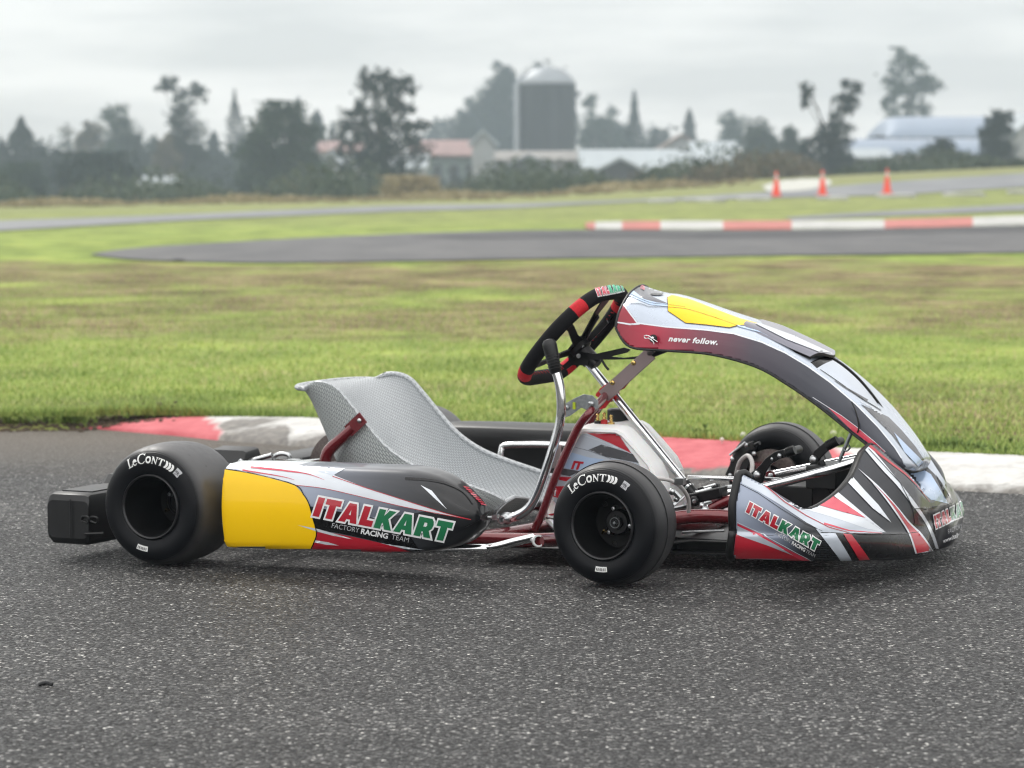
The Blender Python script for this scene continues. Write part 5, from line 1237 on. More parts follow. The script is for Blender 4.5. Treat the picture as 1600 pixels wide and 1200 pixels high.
# ---------------- seat strut, main frame
mb = MB(); pts = kp([(508, 736), (508, 722), (514, 704), (535, 684), (552, 668)], -.205)
mb.tube(pts, [.0145, .0145, .0145, .013, .012], n=14, smooth=4)
a, b_ = at(545, 674, -.207), at(563, 657, -.207); d = (b_ - a).normalized(); q = Vector((-d.z, 0, d.x)) * .015
mb.plate([a + q, a - q, b_ + d * .012 - q, b_ + d * .012 + q], (0, -.004, 0)); mb.tube([pts[0], Vector((pts[0].x, -.205, .06))], .0145, n=12)
st = obj('seat_strut', mb, 'redpaint', K, label='red seat strut bolted to the near side of the seat', ang=50)
mb = MB(); mb.ball(b_ + Vector((0, -.0055, 0)), .0055, sc=(1, .5, 1)); obj('bolt', mb, 'alu', st)
mb = MB(); mb.tube([(.19, .235, .06), (.19, .232, .16), (.23, .215, .21)], .0145, n=12, smooth=4); obj('seat_strut', mb, 'redpaint', K)

mb = MB(); r_ = .016
for sy in (1, -1):
    S_ = lambda l: [Vector((x, sy * y, z)) for x, y, z in l]
    mb.tube(S_([(-.14, .29, .075), (.06, .30, .075), (.25, .325, .062), (.48, .34, .055), (.64, .335, .055), (.80, .32, .06), (.90, .30, .075), (1.02, .27, .105), (1.12, .235, .118), (1.24, .22, .115), (1.34, .21, .105)]), r_, n=14, smooth=5)
    mb.tube(S_([(1.00, .275, .10), (1.02, .33, .115), (1.04, .38, .128)]), .016, n=12, smooth=3)
    mb.tube(S_([(.78, .32, .06), (.88, .40, .066), (.80, .45, .070)]) if False else S_([(.84, .315, .066), (.835, .40, .070), (.83, .455, .074)]), .014, n=12)
    mb.tube(S_([(.15, .31, .068), (.16, .38, .068), (.165, .44, .068)]), .014, n=12)
mb.tube([(1.34, -.21, .105), (1.37, -.14, .10), (1.37, .14, .10), (1.34, .21, .105)], r_, n=14, smooth=5)
mb.tube([(.62, -.335, .055), (.66, 0, .05), (.62, .335, .055)], r_, n=14, smooth=5)
mb.tube([(.03, -.30, .075), (.03, .30, .075)], .014, n=12); mb.tube([(-.14, -.29, .075), (-.15, 0, .075), (-.14, .29, .075)], .014, n=12, smooth=4)
mb.tube([(1.02, -.27, .105), (1.06, 0, .07), (1.02, .27, .105)], .014, n=12, smooth=4)
frame = obj('frame', mb, 'redpaint', K, label='dark red tubular steel frame')
# floor tray
mb = MB(); mb.plate([(.63, -.31, .034), (.9, -.29, .036), (1.1, -.235, .06), (1.33, -.2, .062), (1.33, .2, .062), (1.1, .235, .06), (.9, .29, .036), (.63, .31, .034)], (0, 0, .003))
mb.plate([(.90, -.285, .036), (1.36, -.2, .036), (1.36, .2, .036), (.90, .285, .036)], (0, 0, .004)); obj('floor_tray', mb, 'black', K, smooth=False)
mb = MB(); mb.tube([at(1066, 832, -.225), at(1132, 829, -.215)], .003, n=8); obj('tray_edge', mb, 'alu', K)
mb = MB(); mb.box((1.17, -.205, .050), (.30, .004, .030)); mb.box((1.03, -.225, .052), (.05, .03, .03)); obj('skid_rail', mb, 'black', frame, smooth=False)
# side bars that carry the pods, chromed
for sy in (-1, 1):
    mb = MB()
    if sy < 0:
        mb.tube([at(834, 840, -.45), at(800, 848, -.485), at(768, 856, -.53), at(735, 857, -.56), Vector((.5, -.57, .055)), Vector((.22, -.56, .055)), Vector((.17, -.52, .06)), Vector((.165, -.44, .068))], .0095, n=12, smooth=5)
    else:
        mb.tube([(.835, .45, .074), (.80, .49, .065), (.70, .54, .06), (.22, .54, .06), (.165, .44, .068)], .0095, n=12, smooth=5)
        mb.tube([(.33, .40, .075), (.335, .41, .17), (.37, .415, .193), (.62, .415, .195), (.67, .41, .17), (.68, .40, .075)], .0095, n=12, smooth=4)
    obj('pod_bar', mb, 'chrome', K)
    mb = MB(); p = Vector((.833, sy * .452, .075)); mb.lathe([(-.005, .0095), (-.005, .0135), (.005, .0135), (.005, .0095)], axis=(.5, -sy * .87, 0) if False else (.65, .76 * -sy * -1, .12), c=p + Vector((-.004, -sy * -.004, 0)), n=24)
    obj('bar_ring', mb, 'white', K)
mb = MB(); mb.box((.49, .405, .17), (.028, .01, .06)); obj('pod_bracket', mb, 'bronze', K, bevel=.002); 

# ---------------- steering column, hoop, brackets
H0 = Vector((.728, 0, .457)); Bq = Vector((1.029, 0, .12)); ax = (H0 - Bq).normalized()
mb = MB(); mb.tube([Bq - ax * .03, H0], .0098, n=16); col = obj('steering_column', mb, 'chrome', K)
mb = MB()
for f in (.24, .30, .335): p = Bq.lerp(H0, f * .3 + (.02 if f > .3 else 0)); mb.lathe([(-.004, .0115), (.004, .0115), (.004, .0125), (-.004, .0125)], axis=ax, c=p, n=16)
p = Bq + ax * .02; mb.box(p, (.02, .03, .02))
mb.lathe([(-.012, .0), (-.012, .0145), (.012, .0155), (.012, 0)], axis=ax, c=Bq.lerp(H0, .735), n=20); mb.lathe([(-.03, .0), (-.03, .0135), (.0, .0165), (.0, 0)], axis=ax, c=Bq.lerp(H0, .99), n=20)
obj('column_collar', mb, 'black', col)
for k in (.10, .2):
    mb = MB(); p = Bq.lerp(H0, k); mb.tube([p + Vector((0, -.016, 0)), p + Vector((.004, .018, .004))], .003, n=8); obj('clip_bolt', mb, 'alu', col)
mb = MB()
hl = kp([(835, 828), (848, 800), (868, 745), (890, 695), (905, 665), (922, 644)], -.142) 
mb.tube(hl + [at(936, 630, -.08), at(950, 612, -.02)], .0095, n=14, smooth=5)
mb.tube([at(950, 612, -.02), at(940, 630, .03), at(924, 655, .08), at(905, 690, .12), at(880, 750, .14), at(866, 800, .14)], .0095, n=14, smooth=5)
obj('column_hoop', mb, 'redpaint', K, label='dark red hoop carrying the steering column')
pl = lambda l, y, th: (kp(l, y), (0, th, 0))
mb = MB(); mb.plate(*pl([(937, 607), (950, 598), (972, 590), (985, 577), (993, 585), (975, 607), (965, 612), (945, 638), (936, 640), (940, 625), (930, 618)], -.028, .004)); mb.plate(*pl([(937, 607), (950, 598), (985, 577), (993, 585), (965, 612), (945, 638), (938, 636)], .024, .004))
mb.box(at(950, 615, 0), (.03, .05, .03), rot=Matrix.Rotation(R(-45), 3, 'Y')); obj('column_bracket', mb, 'redbright', K, bevel=.001)
for y in (-.045, .045):
    mb = MB(); mb.plate(*pl([(935, 612), (1008, 546), (1024, 560), (950, 627)], y, .003)); q = obj('fairing_bracket', mb, 'bronze' if y < 0 else 'steel', K, bevel=.0008)
    mb = MB()
    for a_ in ((957, 598), (990, 567)): mb.lathe([(0, .006), (-.003, .0055), (-.004, .002)], c=at(*a_, y), n=14)
    obj('bolt', mb, 'brass', q)
mb = MB(); mb.tube([at(1015, 552, -.04), at(1020, 548, -.10), at(1022, 540, -.132)], .006, n=10); mb.tube([at(1015, 552, .04), at(1020, 546, .132)], .006, n=10)
mb.tube([at(1012, 556, 0), at(1060, 538, .06)], .008, n=10); obj('fairing_support', mb, 'black', K)
mb = MB(); mb.plate(*pl([(880, 641), (884, 630), (898, 622), (912, 616), (926, 618), (934, 626), (935, 637), (929, 642), (923, 645), (915, 640), (908, 637), (890, 650), (884, 652)], -.135, .003)); gb = obj('gear_bracket', mb, 'steel', K, bevel=.0008)
mb = MB()
for a_, r in (((886, 637), .006), ((925, 631), .006), ((922, 630), .0045)): mb.lathe([(0, r), (-.004, r * .9), (-.005, r * .3)], c=at(*a_, -.136), n=12)
mb.tube([at(925, 631, -.136), at(925, 631, -.06)], .004, n=8); obj('bolt', mb, 'alu', gb)
mb = MB(); mb.box(at(897, 634, -.137), (.006, .003, .016)); obj('green_tag', mb, simple('lime_paint', [(.3, (.4, .5, .03)), (.7, (.5, .6, .05))], 50), gb)

# ---------------- gear lever
mb = MB(); lev = kp([(792, 810), (808, 806), (825, 795), (838, 775), (852, 738), (864, 700), (873, 668), (877, 640), (875, 605), (868, 578)], -.19)
mb.tube(lev, .0108, n=18, smooth=7); lv = obj('gear_lever', mb, 'chrome', K, label='bent chromed gear lever')
mb = MB(); g0, g1 = at(869, 584, -.19), at(858, 535, -.19); d = g1 - g0
mb.lathe([(0, .010), (.004, .0135), (d.length * .45, .0145), (d.length * .55, .0155), (d.length * .9, .0165), (d.length, .0155), (d.length + .006, .011), (d.length + .008, .002)], axis=d, c=g0, n=24)
for k in range(6): mb.lathe([(d.length * (.15 + .09 * k), .0148), (d.length * (.17 + .09 * k), .0162), (d.length * (.19 + .09 * k), .0148)], axis=d, c=g0, n=24)
obj('lever_grip', mb, 'black', lv)
mb = MB(); mb.ball(lev[0], .0145, 0, (1, 1.2, 1)); mb.lathe([(-.03, .006), (-.03, .0095), (-.014, .0095)], c=lev[0], n=12); mb.tube([lev[0] + Vector((-.02, 0, 0)), lev[0] + Vector((-.33, .02, .0))], .004, n=10); mb.box(lev[0] + Vector((-.028, 0, .001)), (.014, .014, .012))
obj('lever_joint', mb, 'alu', lv)

# ---------------- steering wheel
n_ = Vector((-.745, 0, .667)); n_.normalize(); eu = Vector((-n_.z * -1, 0, -n_.x)) ; eu = Vector((.667, 0, .745)); ey = Vector((0, 1, 0))
WC = at(893, 531, 0)
def wp(a, b, c=0): return WC + ey * a + eu * b + n_ * c
base = [(-.0, .148), (.07, .142), (.118, .108), (.145, .05), (.148, -.01), (.138, -.062), (.115, -.100), (.08, -.116), (0, -.118)]
rim2 = base + [(-a, b) for a, b in base[-2:0:-1]]
rp = catmull([wp(a, b) for a, b in rim2], 10, True); Nr = len(rp)
mb = MB(); rows = []
for i, p in enumerate(rp):
    t = (rp[(i + 1) % Nr] - rp[i - 1]).normalized(); o_ = t.cross(n_).normalized()
    rows.append([p + (o_ * cos(k * 2 * pi / 16) * .0155 + n_ * sin(k * 2 * pi / 16) * .0175) for k in range(16)])
mb.grid(rows, 0, cu=True, cv=True)
# red bands of the rim, at four places
def band_at(i):
    p = rp[i % Nr] - WC; a = math.degrees(math.atan2(p.dot(ey), p.dot(eu))) % 360
    return any(abs((a - c + 180) % 360 - 180) < w for c, w in ((48, 6.5), (312, 6.5), (128, 6.5), (232, 6.5)))
for i in range(Nr):
    if band_at(i) and band_at(i + 1):
        for k in range(16): mb.m[i * 16 + k] = 1
sw = obj('steering_wheel', mb, ['suede', 'redsuede'], K, label='black suede steering wheel with red bands'); swb = bvh_of(mb)
mb = MB()
for i in range(0, Nr, 2):
    if 35 < i / Nr * 360 < 325 and not band_at(i):
        p = rp[i]; t = (rp[(i + 1) % Nr] - rp[i - 1]).normalized(); o_ = -t.cross(n_).normalized(); sgn = 1 if (WC - p).dot(o_) > 0 else -1; q = p + o_ * sgn * .0158
        mb.tube([q - n_ * .004 - t * .002, q + o_ * sgn * .0008, q + n_ * .004 + t * .002], .0006, n=5)
obj('stitching', mb, 'redsuede', sw)
mb = MB()
for s_ in (1, -1):
    for pts in ([(.015, .01), (.055, .028), (.095, .05), (.128, .062)], [(.015, -.012), (.05, -.03), (.085, -.055), (.118, -.075)]):
        P = [wp(s_ * a, b, -.022 * (1 - i / 3) - .004) for i, (a, b) in enumerate(pts)]; w = [.014, .010, .009, .012]
        for q in range(3):
            a0, a1 = P[q], P[q + 1]; d = (a1 - a0).normalized(); o_ = d.cross(n_).normalized()
            mb.plate([a0 + o_ * w[q], a1 + o_ * w[q + 1], a1 - o_ * w[q + 1], a0 - o_ * w[q]], n_ * .004)
mb.plate([wp(.03, .03, -.022), wp(.035, 0, -.022), wp(.03, -.03, -.022), wp(-.03, -.03, -.022), wp(-.035, 0, -.022), wp(-.03, .03, -.022)], n_ * .005)
mb.plate([wp(.012, .02, -.02), wp(.014, .09, -.006), wp(.024, .142, -.002), wp(-.024, .142, -.002), wp(-.014, .09, -.006), wp(-.012, .02, -.02)][0:6], n_ * .003)
obj('spoke', mb, 'blackm', sw, smooth=False)
mb = MB(); hc = wp(0, 0, -.024); mb.lathe([(0, .0), (0, .028), (-.012, .028), (-.016, .02), (-.045, .019), (-.062, .016), (-.062, 0)], axis=n_, c=hc, n=28); hub = obj('steering_hub', mb, 'blackm', sw)
mb = MB()
for k in range(3):
    a = k * 2 * pi / 3 + .4; c = wp(.023 * cos(a), .023 * sin(a), -.034); mb.lathe([(0, .0045), (-.004, .0045), (-.0045, .002)], axis=n_, c=c, n=10)
mb.lathe([(-.003, .0055), (-.0055, .005), (-.0058, .001)], axis=(0, 1, 0), c=at(905, 556, -.02), n=16)
obj('bolt', mb, 'alu', sw)
# paddles and carrier arms in front of the wheel
mb = MB()
for l in ([(902, 548), (908, 525), (922, 502), (934, 491), (936, 496), (926, 512), (914, 535), (912, 552)], [(903, 556), (925, 518), (938, 508), (948, 500), (950, 505), (936, 520), (922, 534), (915, 560)]):
    mb.plate(kp(l, .0), (0, .004, 0))
mb.plate(kp([(904, 549), (930, 553), (975, 543), (985, 546), (980, 551), (955, 557), (975, 559), (1000, 556), (1005, 548), (1012, 548), (1003, 561), (960, 562), (925, 562), (903, 562)], -.02), (0, .004, 0))
mb.plate(kp([(878, 572), (900, 553), (908, 560), (884, 578)], -.02), (0, .004, 0)); mb.box(at(909, 560, 0), (.05, .04, .03))
mb.tube([at(940, 562, -.02), at(946, 572, -.02), at(951, 578, -.02)], .003, n=8)
obj('paddle_carrier', mb, 'blackm', sw, smooth=False)
s = MB(); wordmark(s, swb, (933.5, 463), (42, -8.5), (-4.5, -14), .0012, (0, 1, 2), step=2); obj('lettering', s, ['white', 'pink', M.setdefault('mint', mat('mint_vinyl', (.05, .45, .25), .5, noise=(50, .05)))], sw, smooth=False)

# ---------------- fuel tank
near = kp([(903, 668), (912, 664), (967, 666), (978, 672), (1001, 697), (1024, 724), (1034, 745), (1040, 790), (1040, 835), (880, 835), (862, 830), (850, 818), (848, 800), (858, 786), (861, 772), (856, 758), (862, 742), (882, 700)], -.12)
cen = sum(near, Vector()) / len(near); mb = MB()
def tank_ring(y, sc, cut=0):
    o = []
    for p in near:
        x = cen.x + (p.x - cen.x) * sc
        if cut and x > cen.x - .02: x -= cut * min(1, (x - cen.x + .02) / .06)
        o.append(Vector((x - (y + .11) * .10, y, cen.z + (p.z - cen.z) * sc)))
    return o
rr = [tank_ring(-.121, .86), tank_ring(-.122, .87), tank_ring(-.128, .89), tank_ring(-.127, .94), tank_ring(-.112, .99), tank_ring(-.09, 1.0), tank_ring(-.062, .99), tank_ring(-.045, .97, .05), tank_ring(-.03, .96, .10), tank_ring(.012, .96, .10), tank_ring(.022, .98, .03), tank_ring(.03, 1.0), tank_ring(.065, .99), tank_ring(.08, .93), tank_ring(.08, .8)]
mb.grid(rr, cv=True); cap(mb, rr[0]); cap(mb, rr[-1]); tank = obj('fuel_tank', mb, 'tank', K, ang=35, label='milky white fuel tank with livery sticker'); tb = bvh_of(mb)
ct = crop(800, 600, .13333); s = MB(); MI = ['lightsil', 'red', 'humpgrey', 'skyblue', 'silver', 'dark', 'white']; I = {m: i for i, m in enumerate(MI)}
sticker(s, tb, ct([(820, 580), (1210, 575), (1260, 600), (1480, 920), (1560, 1060), (1000, 1500), (600, 1500), (430, 1300), (520, 1150), (780, 640)]), .0005, I['silver'], 4)
sticker(s, tb, ct([(880, 575), (1210, 577), (1258, 602), (1400, 810), (1150, 690)]), .001, I['red'], 4)
sticker(s, tb, ct([(1050, 708), (1200, 752), (1420, 820), (1490, 925), (1100, 850), (900, 770)]), .001, I['humpgrey'], 4)
sticker(s, tb, ct([(700, 800), (900, 860), (1090, 885), (900, 960), (800, 1015), (615, 985)]), .001, I['skyblue'], 4)
sticker(s, tb, ct([(610, 990), (800, 1020), (680, 1080), (570, 1060)]), .0012, I['humpgrey'], 4)
sticker(s, tb, ct([(560, 1085), (700, 1090), (640, 1140), (545, 1120)]), .0012, I['red'], 4)
sticker(s, tb, crop(740, 740, .1167)([(1100, 170), (1250, 165), (1150, 330), (1075, 310), (1060, 240)]), .0012, I['red'], 4)
sticker(s, tb, crop(740, 740, .1167)([(980, 545), (1100, 525), (1100, 560), (1020, 560)]), .0012, I['red'], 4); sticker(s, tb, crop(740, 740, .1167)([(945, 575), (1100, 600), (1100, 620), (945, 600)]), .0012, I['dark'], 4)
sticker(s, tb, ct(line([(790, 582), (1100, 690), (1400, 815)], 5, 5)), .0013, I['lightsil'], 4); sticker(s, tb, ct(line([(740, 740), (900, 780), (1180, 880)], 3, 3)), .0013, I['dark'], 4)
obj('livery_sticker', s, MI, tank, ang=180)
s = MB(); write(s, tb, 'IT', ct([(695, 988)])[0], (130 * .1333, 15 * .1333), (3, -87 * .1333), .0018, 0, bold=.06, shear=.1)
obj('lettering', s, ['red'], tank, smooth=False)
mb = MB(); p = Vector((.80, .02, .296)); mb.lathe([(-.01, .03), (.022, .03), (.025, .026), (.025, 0)], axis=(0, 0, 1), c=at(969, 655, .05), n=28); obj('tank_cap', mb, 'black', tank)
for a_, m1 in (((934, 662), 'black'), ((944, 660), 'redbright'), ((955, 664), 'brass')):
    mb = MB(); p = at(*a_, -.06); mb.lathe([(-.006, 0), (-.006, .008), (.006, .008), (.007, .004)], axis=(0, 0, 1), c=p, n=14, mi=0); mb.lathe([(.006, .0032), (.012, .0045), (.014, .003), (.021, .0042), (.023, .002)], axis=(0, 0, 1), c=p, n=12, mi=1)
    obj('hose_fitting', mb, [m1, 'brass'], tank)

# ---------------- rear bumper
def bump_ring(y, zt, zb=.035, x0=-.300, x1=-.185):
    r = .012
    return [Vector((x, y, z)) for x, z in ((x0, zb + r), (x0, zt - r), (x0 + r * .4, zt - r * .3), (x0 + r, zt), (x1 - r, zt), (x1 - r * .3, zt - r * .3), (x1, zt - r), (x1, zb + r), (x1 - r, zb), (x0 + r, zb))]
mb = MB(); prof = [(-.655, .135, .05), (-.662 + .012, .148, .038), (-.64, .152, .035), (-.46, .152, .035), (-.44, .152, .036), (-.42, .172, .04), (-.28, .174, .045), (-.25, .160, .06), (-.06, .160, .06), (.02, .160, .06), (.04, .190, .05), (.10, .195, .05), (.12, .160, .06), (.25, .152, .06), (.46, .152, .036), (.64, .152, .035), (.652, .135, .05)]
rr = [bump_ring(y, zt, zb, -.300, -.185 if abs(y) < .6 else -.19) for y, zt, zb in prof]; mb.grid(rr, cv=True); cap(mb, rr[0]); cap(mb, rr[-1]); rb = obj('rear_bumper', mb, 'black', K, ang=35)
mb = MB(); q = (at(142, 822, -.655), at(168, 822, -.655)); mb.tube([(-0.1980, -.6565, .062), (-0.1480, -.6565, .066)], .0035, n=8); mb.tube([(-0.2080, -.6565, .092), (-0.2030, -.658, .102), (-0.1880, -.6585, .1), (-0.1910, -.657, .088), (-0.2080, -.6565, .092)], .0022, n=8, smooth=4)
mb.tube([(-0.1840, -.6565, .092), (-0.1800, -.658, .102), (-0.1640, -.6585, .1), (-0.1670, -.657, .088), (-0.1840, -.6565, .092)], .0022, n=8, smooth=4); mb.box((-.243, -.55, .1525), (.08, .14, .004)); mb.tube([(-.235, -.6605, .05), (-.235, -.6605, .14)], .0015, n=6); obj('moulded_relief', mb, 'black', rb)
mb = MB()
for y in (-.33, .33): mb.tube([(-.14, y * .9, .075), (-.22, y, .10)], .012, n=10)
obj('bumper_mount', mb, 'redpaint', K)

# ---------------- rear axle, brake and small hardware behind the seat
mb = MB(); mb.tube([(0, -.56, .1364), (0, .56, .1364)], .025, n=24); axl = obj('rear_axle', mb, 'steel', K)
mb = MB()
for y in (-.295, .295): mb.lathe([(-.018, .026), (-.018, .045), (.018, .045), (.018, .026)], c=(0, y, .1364), n=24); mb.plate([(-.05, y - .005, .075), (.05, y - .005, .075), (.03, y - .005, .175), (-.03, y - .005, .175)], (0, .01, 0))
obj('bearing_carrier', mb, 'blackm', axl)
mb = MB(); mb.lathe([(-.005, .03), (-.005, .098), (.005, .098), (.005, .03)], c=(0, .20, .1364), n=40); obj('rear_brake_disc', mb, 'disc', axl)
mb = MB(); mb.lathe([(-.003, .026), (-.003, .055), (.003, .055), (.003, .026)], c=(0, -.12, .1364), n=30); obj('sprocket', mb, 'disc', axl)
mb = MB(); mb.box((.09, .20, .155), (.05, .05, .08)); mb.box((.04, .2, .235), (.05, .045, .025)); mb.tube([(.0, .17, .245), (.08, .15, .25), (.13, .12, .2)], .004, n=8, smooth=4); obj('rear_caliper', mb, 'blackm', K, bevel=.004)
mb = MB(); mb.tube([at(385, 722, .05), at(425, 711, .05)], .006, n=10); mb.tube([at(372, 726, -.1), at(376, 719, -.1), at(380, 726, -.1)], .004, n=8, smooth=3)
mb.tube([at(432, 726, .1), at(428, 714, .1), at(440, 709, .1), at(452, 712, .1), at(450, 724, .1), at(440, 728, .1)], .0055, n=10, smooth=4); mb.box(at(460, 724, .05), (.03, .03, .02)); mb.tube([at(445, 728, .02), at(500, 727, .02)], .005, n=8)
obj('engine_linkage', mb, 'alu', K)
mb = MB(); mb.plate([(.02, -.26, .185), (.15, -.26, .20), (.15, -.15, .20), (.02, -.15, .185)], (0, 0, .003)); obj('seat_stay_plate', mb, 'alu', K, smooth=False)
mb = MB(); mb.tube([(.0, .28, .15), (.02, .26, .22), (.14, .19, .28)], .008, n=10, smooth=4); mb.tube([(.1, -.19, .17), (.02, -.25, .19), (0, -.29, .16)], .008, n=10, smooth=3); obj('seat_stay', mb, 'chrome', K)

# ---------------- front axle: stubs, discs, calipers, rods, hoses
for sy in (-1, 1):
    y = sy
    mb = MB(); mb.tube([(WB, y * .40, .132), (WB - .004 * y, y * .506, .132)], .0125, n=16); mb.lathe([(-.035, .014), (-.035, .018), (.035, .018), (.035, .014)], axis=(-.15, .0, 1), c=(WB, y * .405, .132), n=16)
    mb.tube([(WB, y * .405, .125), (WB - .05, y * .40, .118), (WB - .09, y * .385, .112)], .007, n=10, smooth=3); stub = obj('stub_axle', mb, 'alu', K)
    mb = MB(); mb.plate([(WB - .02, y * .36, .085), (WB + .02, y * .36, .085), (WB + .02, y * .42, .085), (WB - .02, y * .42, .085)], (0, 0, .005)); mb.plate([(WB - .02, y * .36, .172), (WB + .02, y * .36, .172), (WB + .02, y * .42, .172), (WB - .02, y * .42, .172)], (0, 0, .005)); mb.tube([(WB, y * .37, .09), (WB, y * .37, .172)], .012, n=12)
    obj('kingpin_yoke', mb, 'redpaint', stub, smooth=False)
    mb = MB(); mb.lathe([(-.004, .034), (-.004, .072), (.004, .072), (.004, .034)], c=(WB, y * .445, .132), n=48); 
    for k in range(18): a = k * 2 * pi / 18; mb.lathe([(-.0046, .003), (-.0046, .0001)], c=(WB + (.055 + .008 * (k % 2)) * cos(a), y * .445, .132 + (.055 + .008 * (k % 2)) * sin(a)), n=8)
    obj('front_brake_disc', mb, 'disc', stub)
    mb = MB(); mb.box((WB - .068, y * .435, .165), (.045, .05, .075), rot=Matrix.Rotation(R(25), 3, 'Y')); mb.box((WB - .055, y * .42, .205), (.05, .02, .02), rot=Matrix.Rotation(R(-25), 3, 'Y'))
    mb.tube([(WB - .03, y * .415, .215), (WB - .015, y * .41, .222)], .005, n=8); cal = obj('front_caliper', mb, 'blackm', stub, bevel=.004)
    mb = MB()
    for dx, dz in ((-.09, .14), (-.085, .18), (-.05, .215), (-.03, .195)): mb.ball((WB + dx, y * .41, dz), .006, n=10)
    mb.tube([(WB - .09, y * .405, .19), (WB - .05, y * .405, .222)], .003, n=8); obj('bolt', mb, 'alu', cal)
mb = MB(); mb.tube([at(1150, 742, .36), at(1156, 722, .34), at(1168, 712, .32), at(1175, 722, .3), at(1174, 740, .28), at(1170, 760, .25)], .0052, n=10, smooth=6)
obj('brake_hose', mb, 'hose', K); mb = MB(); mb.tube([at(1025, 747, -.40), at(1045, 750, -.38), at(1063, 760, -.34), at(1075, 778, -.3), at(1076, 800, -.28)], .0045, n=10, smooth=6); obj('brake_hose', mb, 'hose', K); mb = MB(); mb.tube([at(1120, 818, -.2), at(1150, 790, -.15)], .006, n=10)
obj('brake_hose', mb, 'hose', K)
mb = MB(); mb.tube([(WB - .09, -.385, .112), (1.02, -.02, .115)], .0065, n=12); obj('tie_rod', mb, 'alu', K); mb = MB(); mb.tube([(WB - .09, .385, .112), (1.02, .02, .115)], .0065, n=12); mb.box((1.025, 0, .115), (.04, .06, .012)); obj('tie_rod', mb, 'alu', K)
# right side hardware behind the near front wheel
mb = MB(); mb.tube([at(1050, 765, -.37), at(1062, 778, -.36)], .006, n=8); mb.tube([at(1052, 790, -.36), at(1068, 776, -.33)], .0035, n=8); mb.ball(at(1050, 768, -.37), .008); mb.ball(at(1057, 780, -.36), .007); mb.box(at(1063, 752, -.36), (.02, .02, .014)); obj('steering_ball_joint', mb, 'alu', K)
# master cylinder and rods between column foot and pedals
mb = MB(); mb.lathe([(0, .0115), (-.006, .0105), (-.006, .004)], c=at(1085, 783, -.12), n=20); mb.box(at(1105, 774, -.09), (.085, .045, .024), rot=Matrix.Rotation(R(-14), 3, 'Y')); mb.tube([at(1085, 783, -.115), at(1085, 783, .0)], .012, n=16)
mb.box(at(1108, 762, -.02), (.05, .02, .012), rot=Matrix.Rotation(R(-14), 3, 'Y')); mc = obj('master_cylinder', mb, 'blackm', K, bevel=.003, label='black column foot and brake master cylinder')
mb = MB(); mb.lathe([(0, .005), (-.003, .0045), (-.0035, .001)], c=at(1085, 783, -.127), n=14); mb.ball(at(1111, 768, -.05), .004); mb.tube([at(1100, 762, -.05), at(1118, 757, -.05)], .0025, n=8); mb.ball(at(1102, 798, -.2), .010); mb.ball(at(1097, 790, -.2), .006); mb.tube([at(1088, 770, -.06), at(1112, 763, -.06)], .0035, n=8); obj('bolt', mb, 'alu', mc)
mb = MB(); mb.tube([at(1112, 776, -.04), at(1152, 768, -.04)], .0085, n=14); mb.tube([at(1075, 746, .1), at(1150, 748, .1)], .0055, n=10); obj('brake_rod', mb, 'chrome', K)
mb = MB(); mb.tube([at(1110, 795, -.1), at(1130, 786, -.1), at(1160, 775, -.1), at(1210, 772, -.1)], [.011, .013, .014, .014], n=12); mb.tube([at(1195, 762, .0), at(1250, 786, .0), at(1280, 800, 0)], .012, n=12); obj('front_brace_tube', mb, 'redpaint', frame)
# front bars
mb = MB(); mb.tube([at(1188, 763, -.16), at(1230, 752, -.16), at(1300, 733, -.16), at(1335, 722, -.14)], .0098, n=16); obj('bumper_bar', mb, 'chrome', K, label='near chromed front bumper bar')
mb = MB(); mb.tube([at(1207, 742, .1), at(1262, 731, .1), at(1340, 715, .1)], .0098, n=16); mb.tube([at(1190, 748, .05), at(1250, 752, .05)], .005, n=10); obj('bumper_bar', mb, 'chrome', K, label='far chromed front bumper bar')
mb = MB(); mb.lathe([(-.012, .004), (-.012, .012), (.012, .012), (.012, .004)], c=at(1206, 743, .1), n=16); mb.tube([at(1206, 743, .1), at(1196, 775, .1)], .010, n=12); obj('bar_mount', mb, 'redpaint', frame)
mb = MB(); mb.ball(at(1204, 743, .08), .006); obj('bolt', mb, 'alu', frame)
mb = MB(); mb.tube([at(1282, 720, -.05), at(1310, 790, -.05)], .009, n=10); mb.box(at(1298, 742, -.02), (.07, .14, .05)); mb.box(at(1270, 770, .1), (.1, .3, .06)); obj('pedal_mount', mb, 'black', K, bevel=.004)

# pedals
def pedal(pts, y, bolt, pad, label, w=.014):
    mb = MB(); P = kp(pts, y); mb.plate(P, (0, .008, 0)); o = obj('pedal', mb, 'blackm', K, bevel=.002, smooth=False, label=label)
    mb = MB(); a, b_ = at(*pad[0], y), at(*pad[1], y); mb.tube([a, b_], .0105, n=14); d = (b_ - a)
    for k in range(7): mb.lathe([(d.length * (.1 + k * .13), .0112), (d.length * (.13 + k * .13), .0118), (d.length * (.16 + k * .13), .0112)], axis=d, c=a, n=14)
    mb.tube([a.lerp(b_, .5) + Vector((0, -.002, 0)), a.lerp(b_, .5) + Vector((0, .06, 0))], .0095, n=12); obj('foot_peg', mb, 'black', o)
    mb = MB()
    for (q, r) in bolt: mb.ball(at(*q, y) + Vector((0, -.004, 0)), r, sc=(1, .6, 1))
    obj('pivot_bolt', mb, 'alu', o)
pedal([(1168, 742), (1178, 735), (1186, 728), (1196, 716), (1210, 706), (1223, 702), (1232, 706), (1230, 714), (1216, 718), (1204, 726), (1196, 738), (1192, 752), (1188, 768), (1178, 768)], .02, [((1184, 742), .0095), ((1219, 712), .0055), ((1207, 717), .0035)], ((1228, 708), (1242, 703)), 'black pedal with two bolts, nearer the seat')
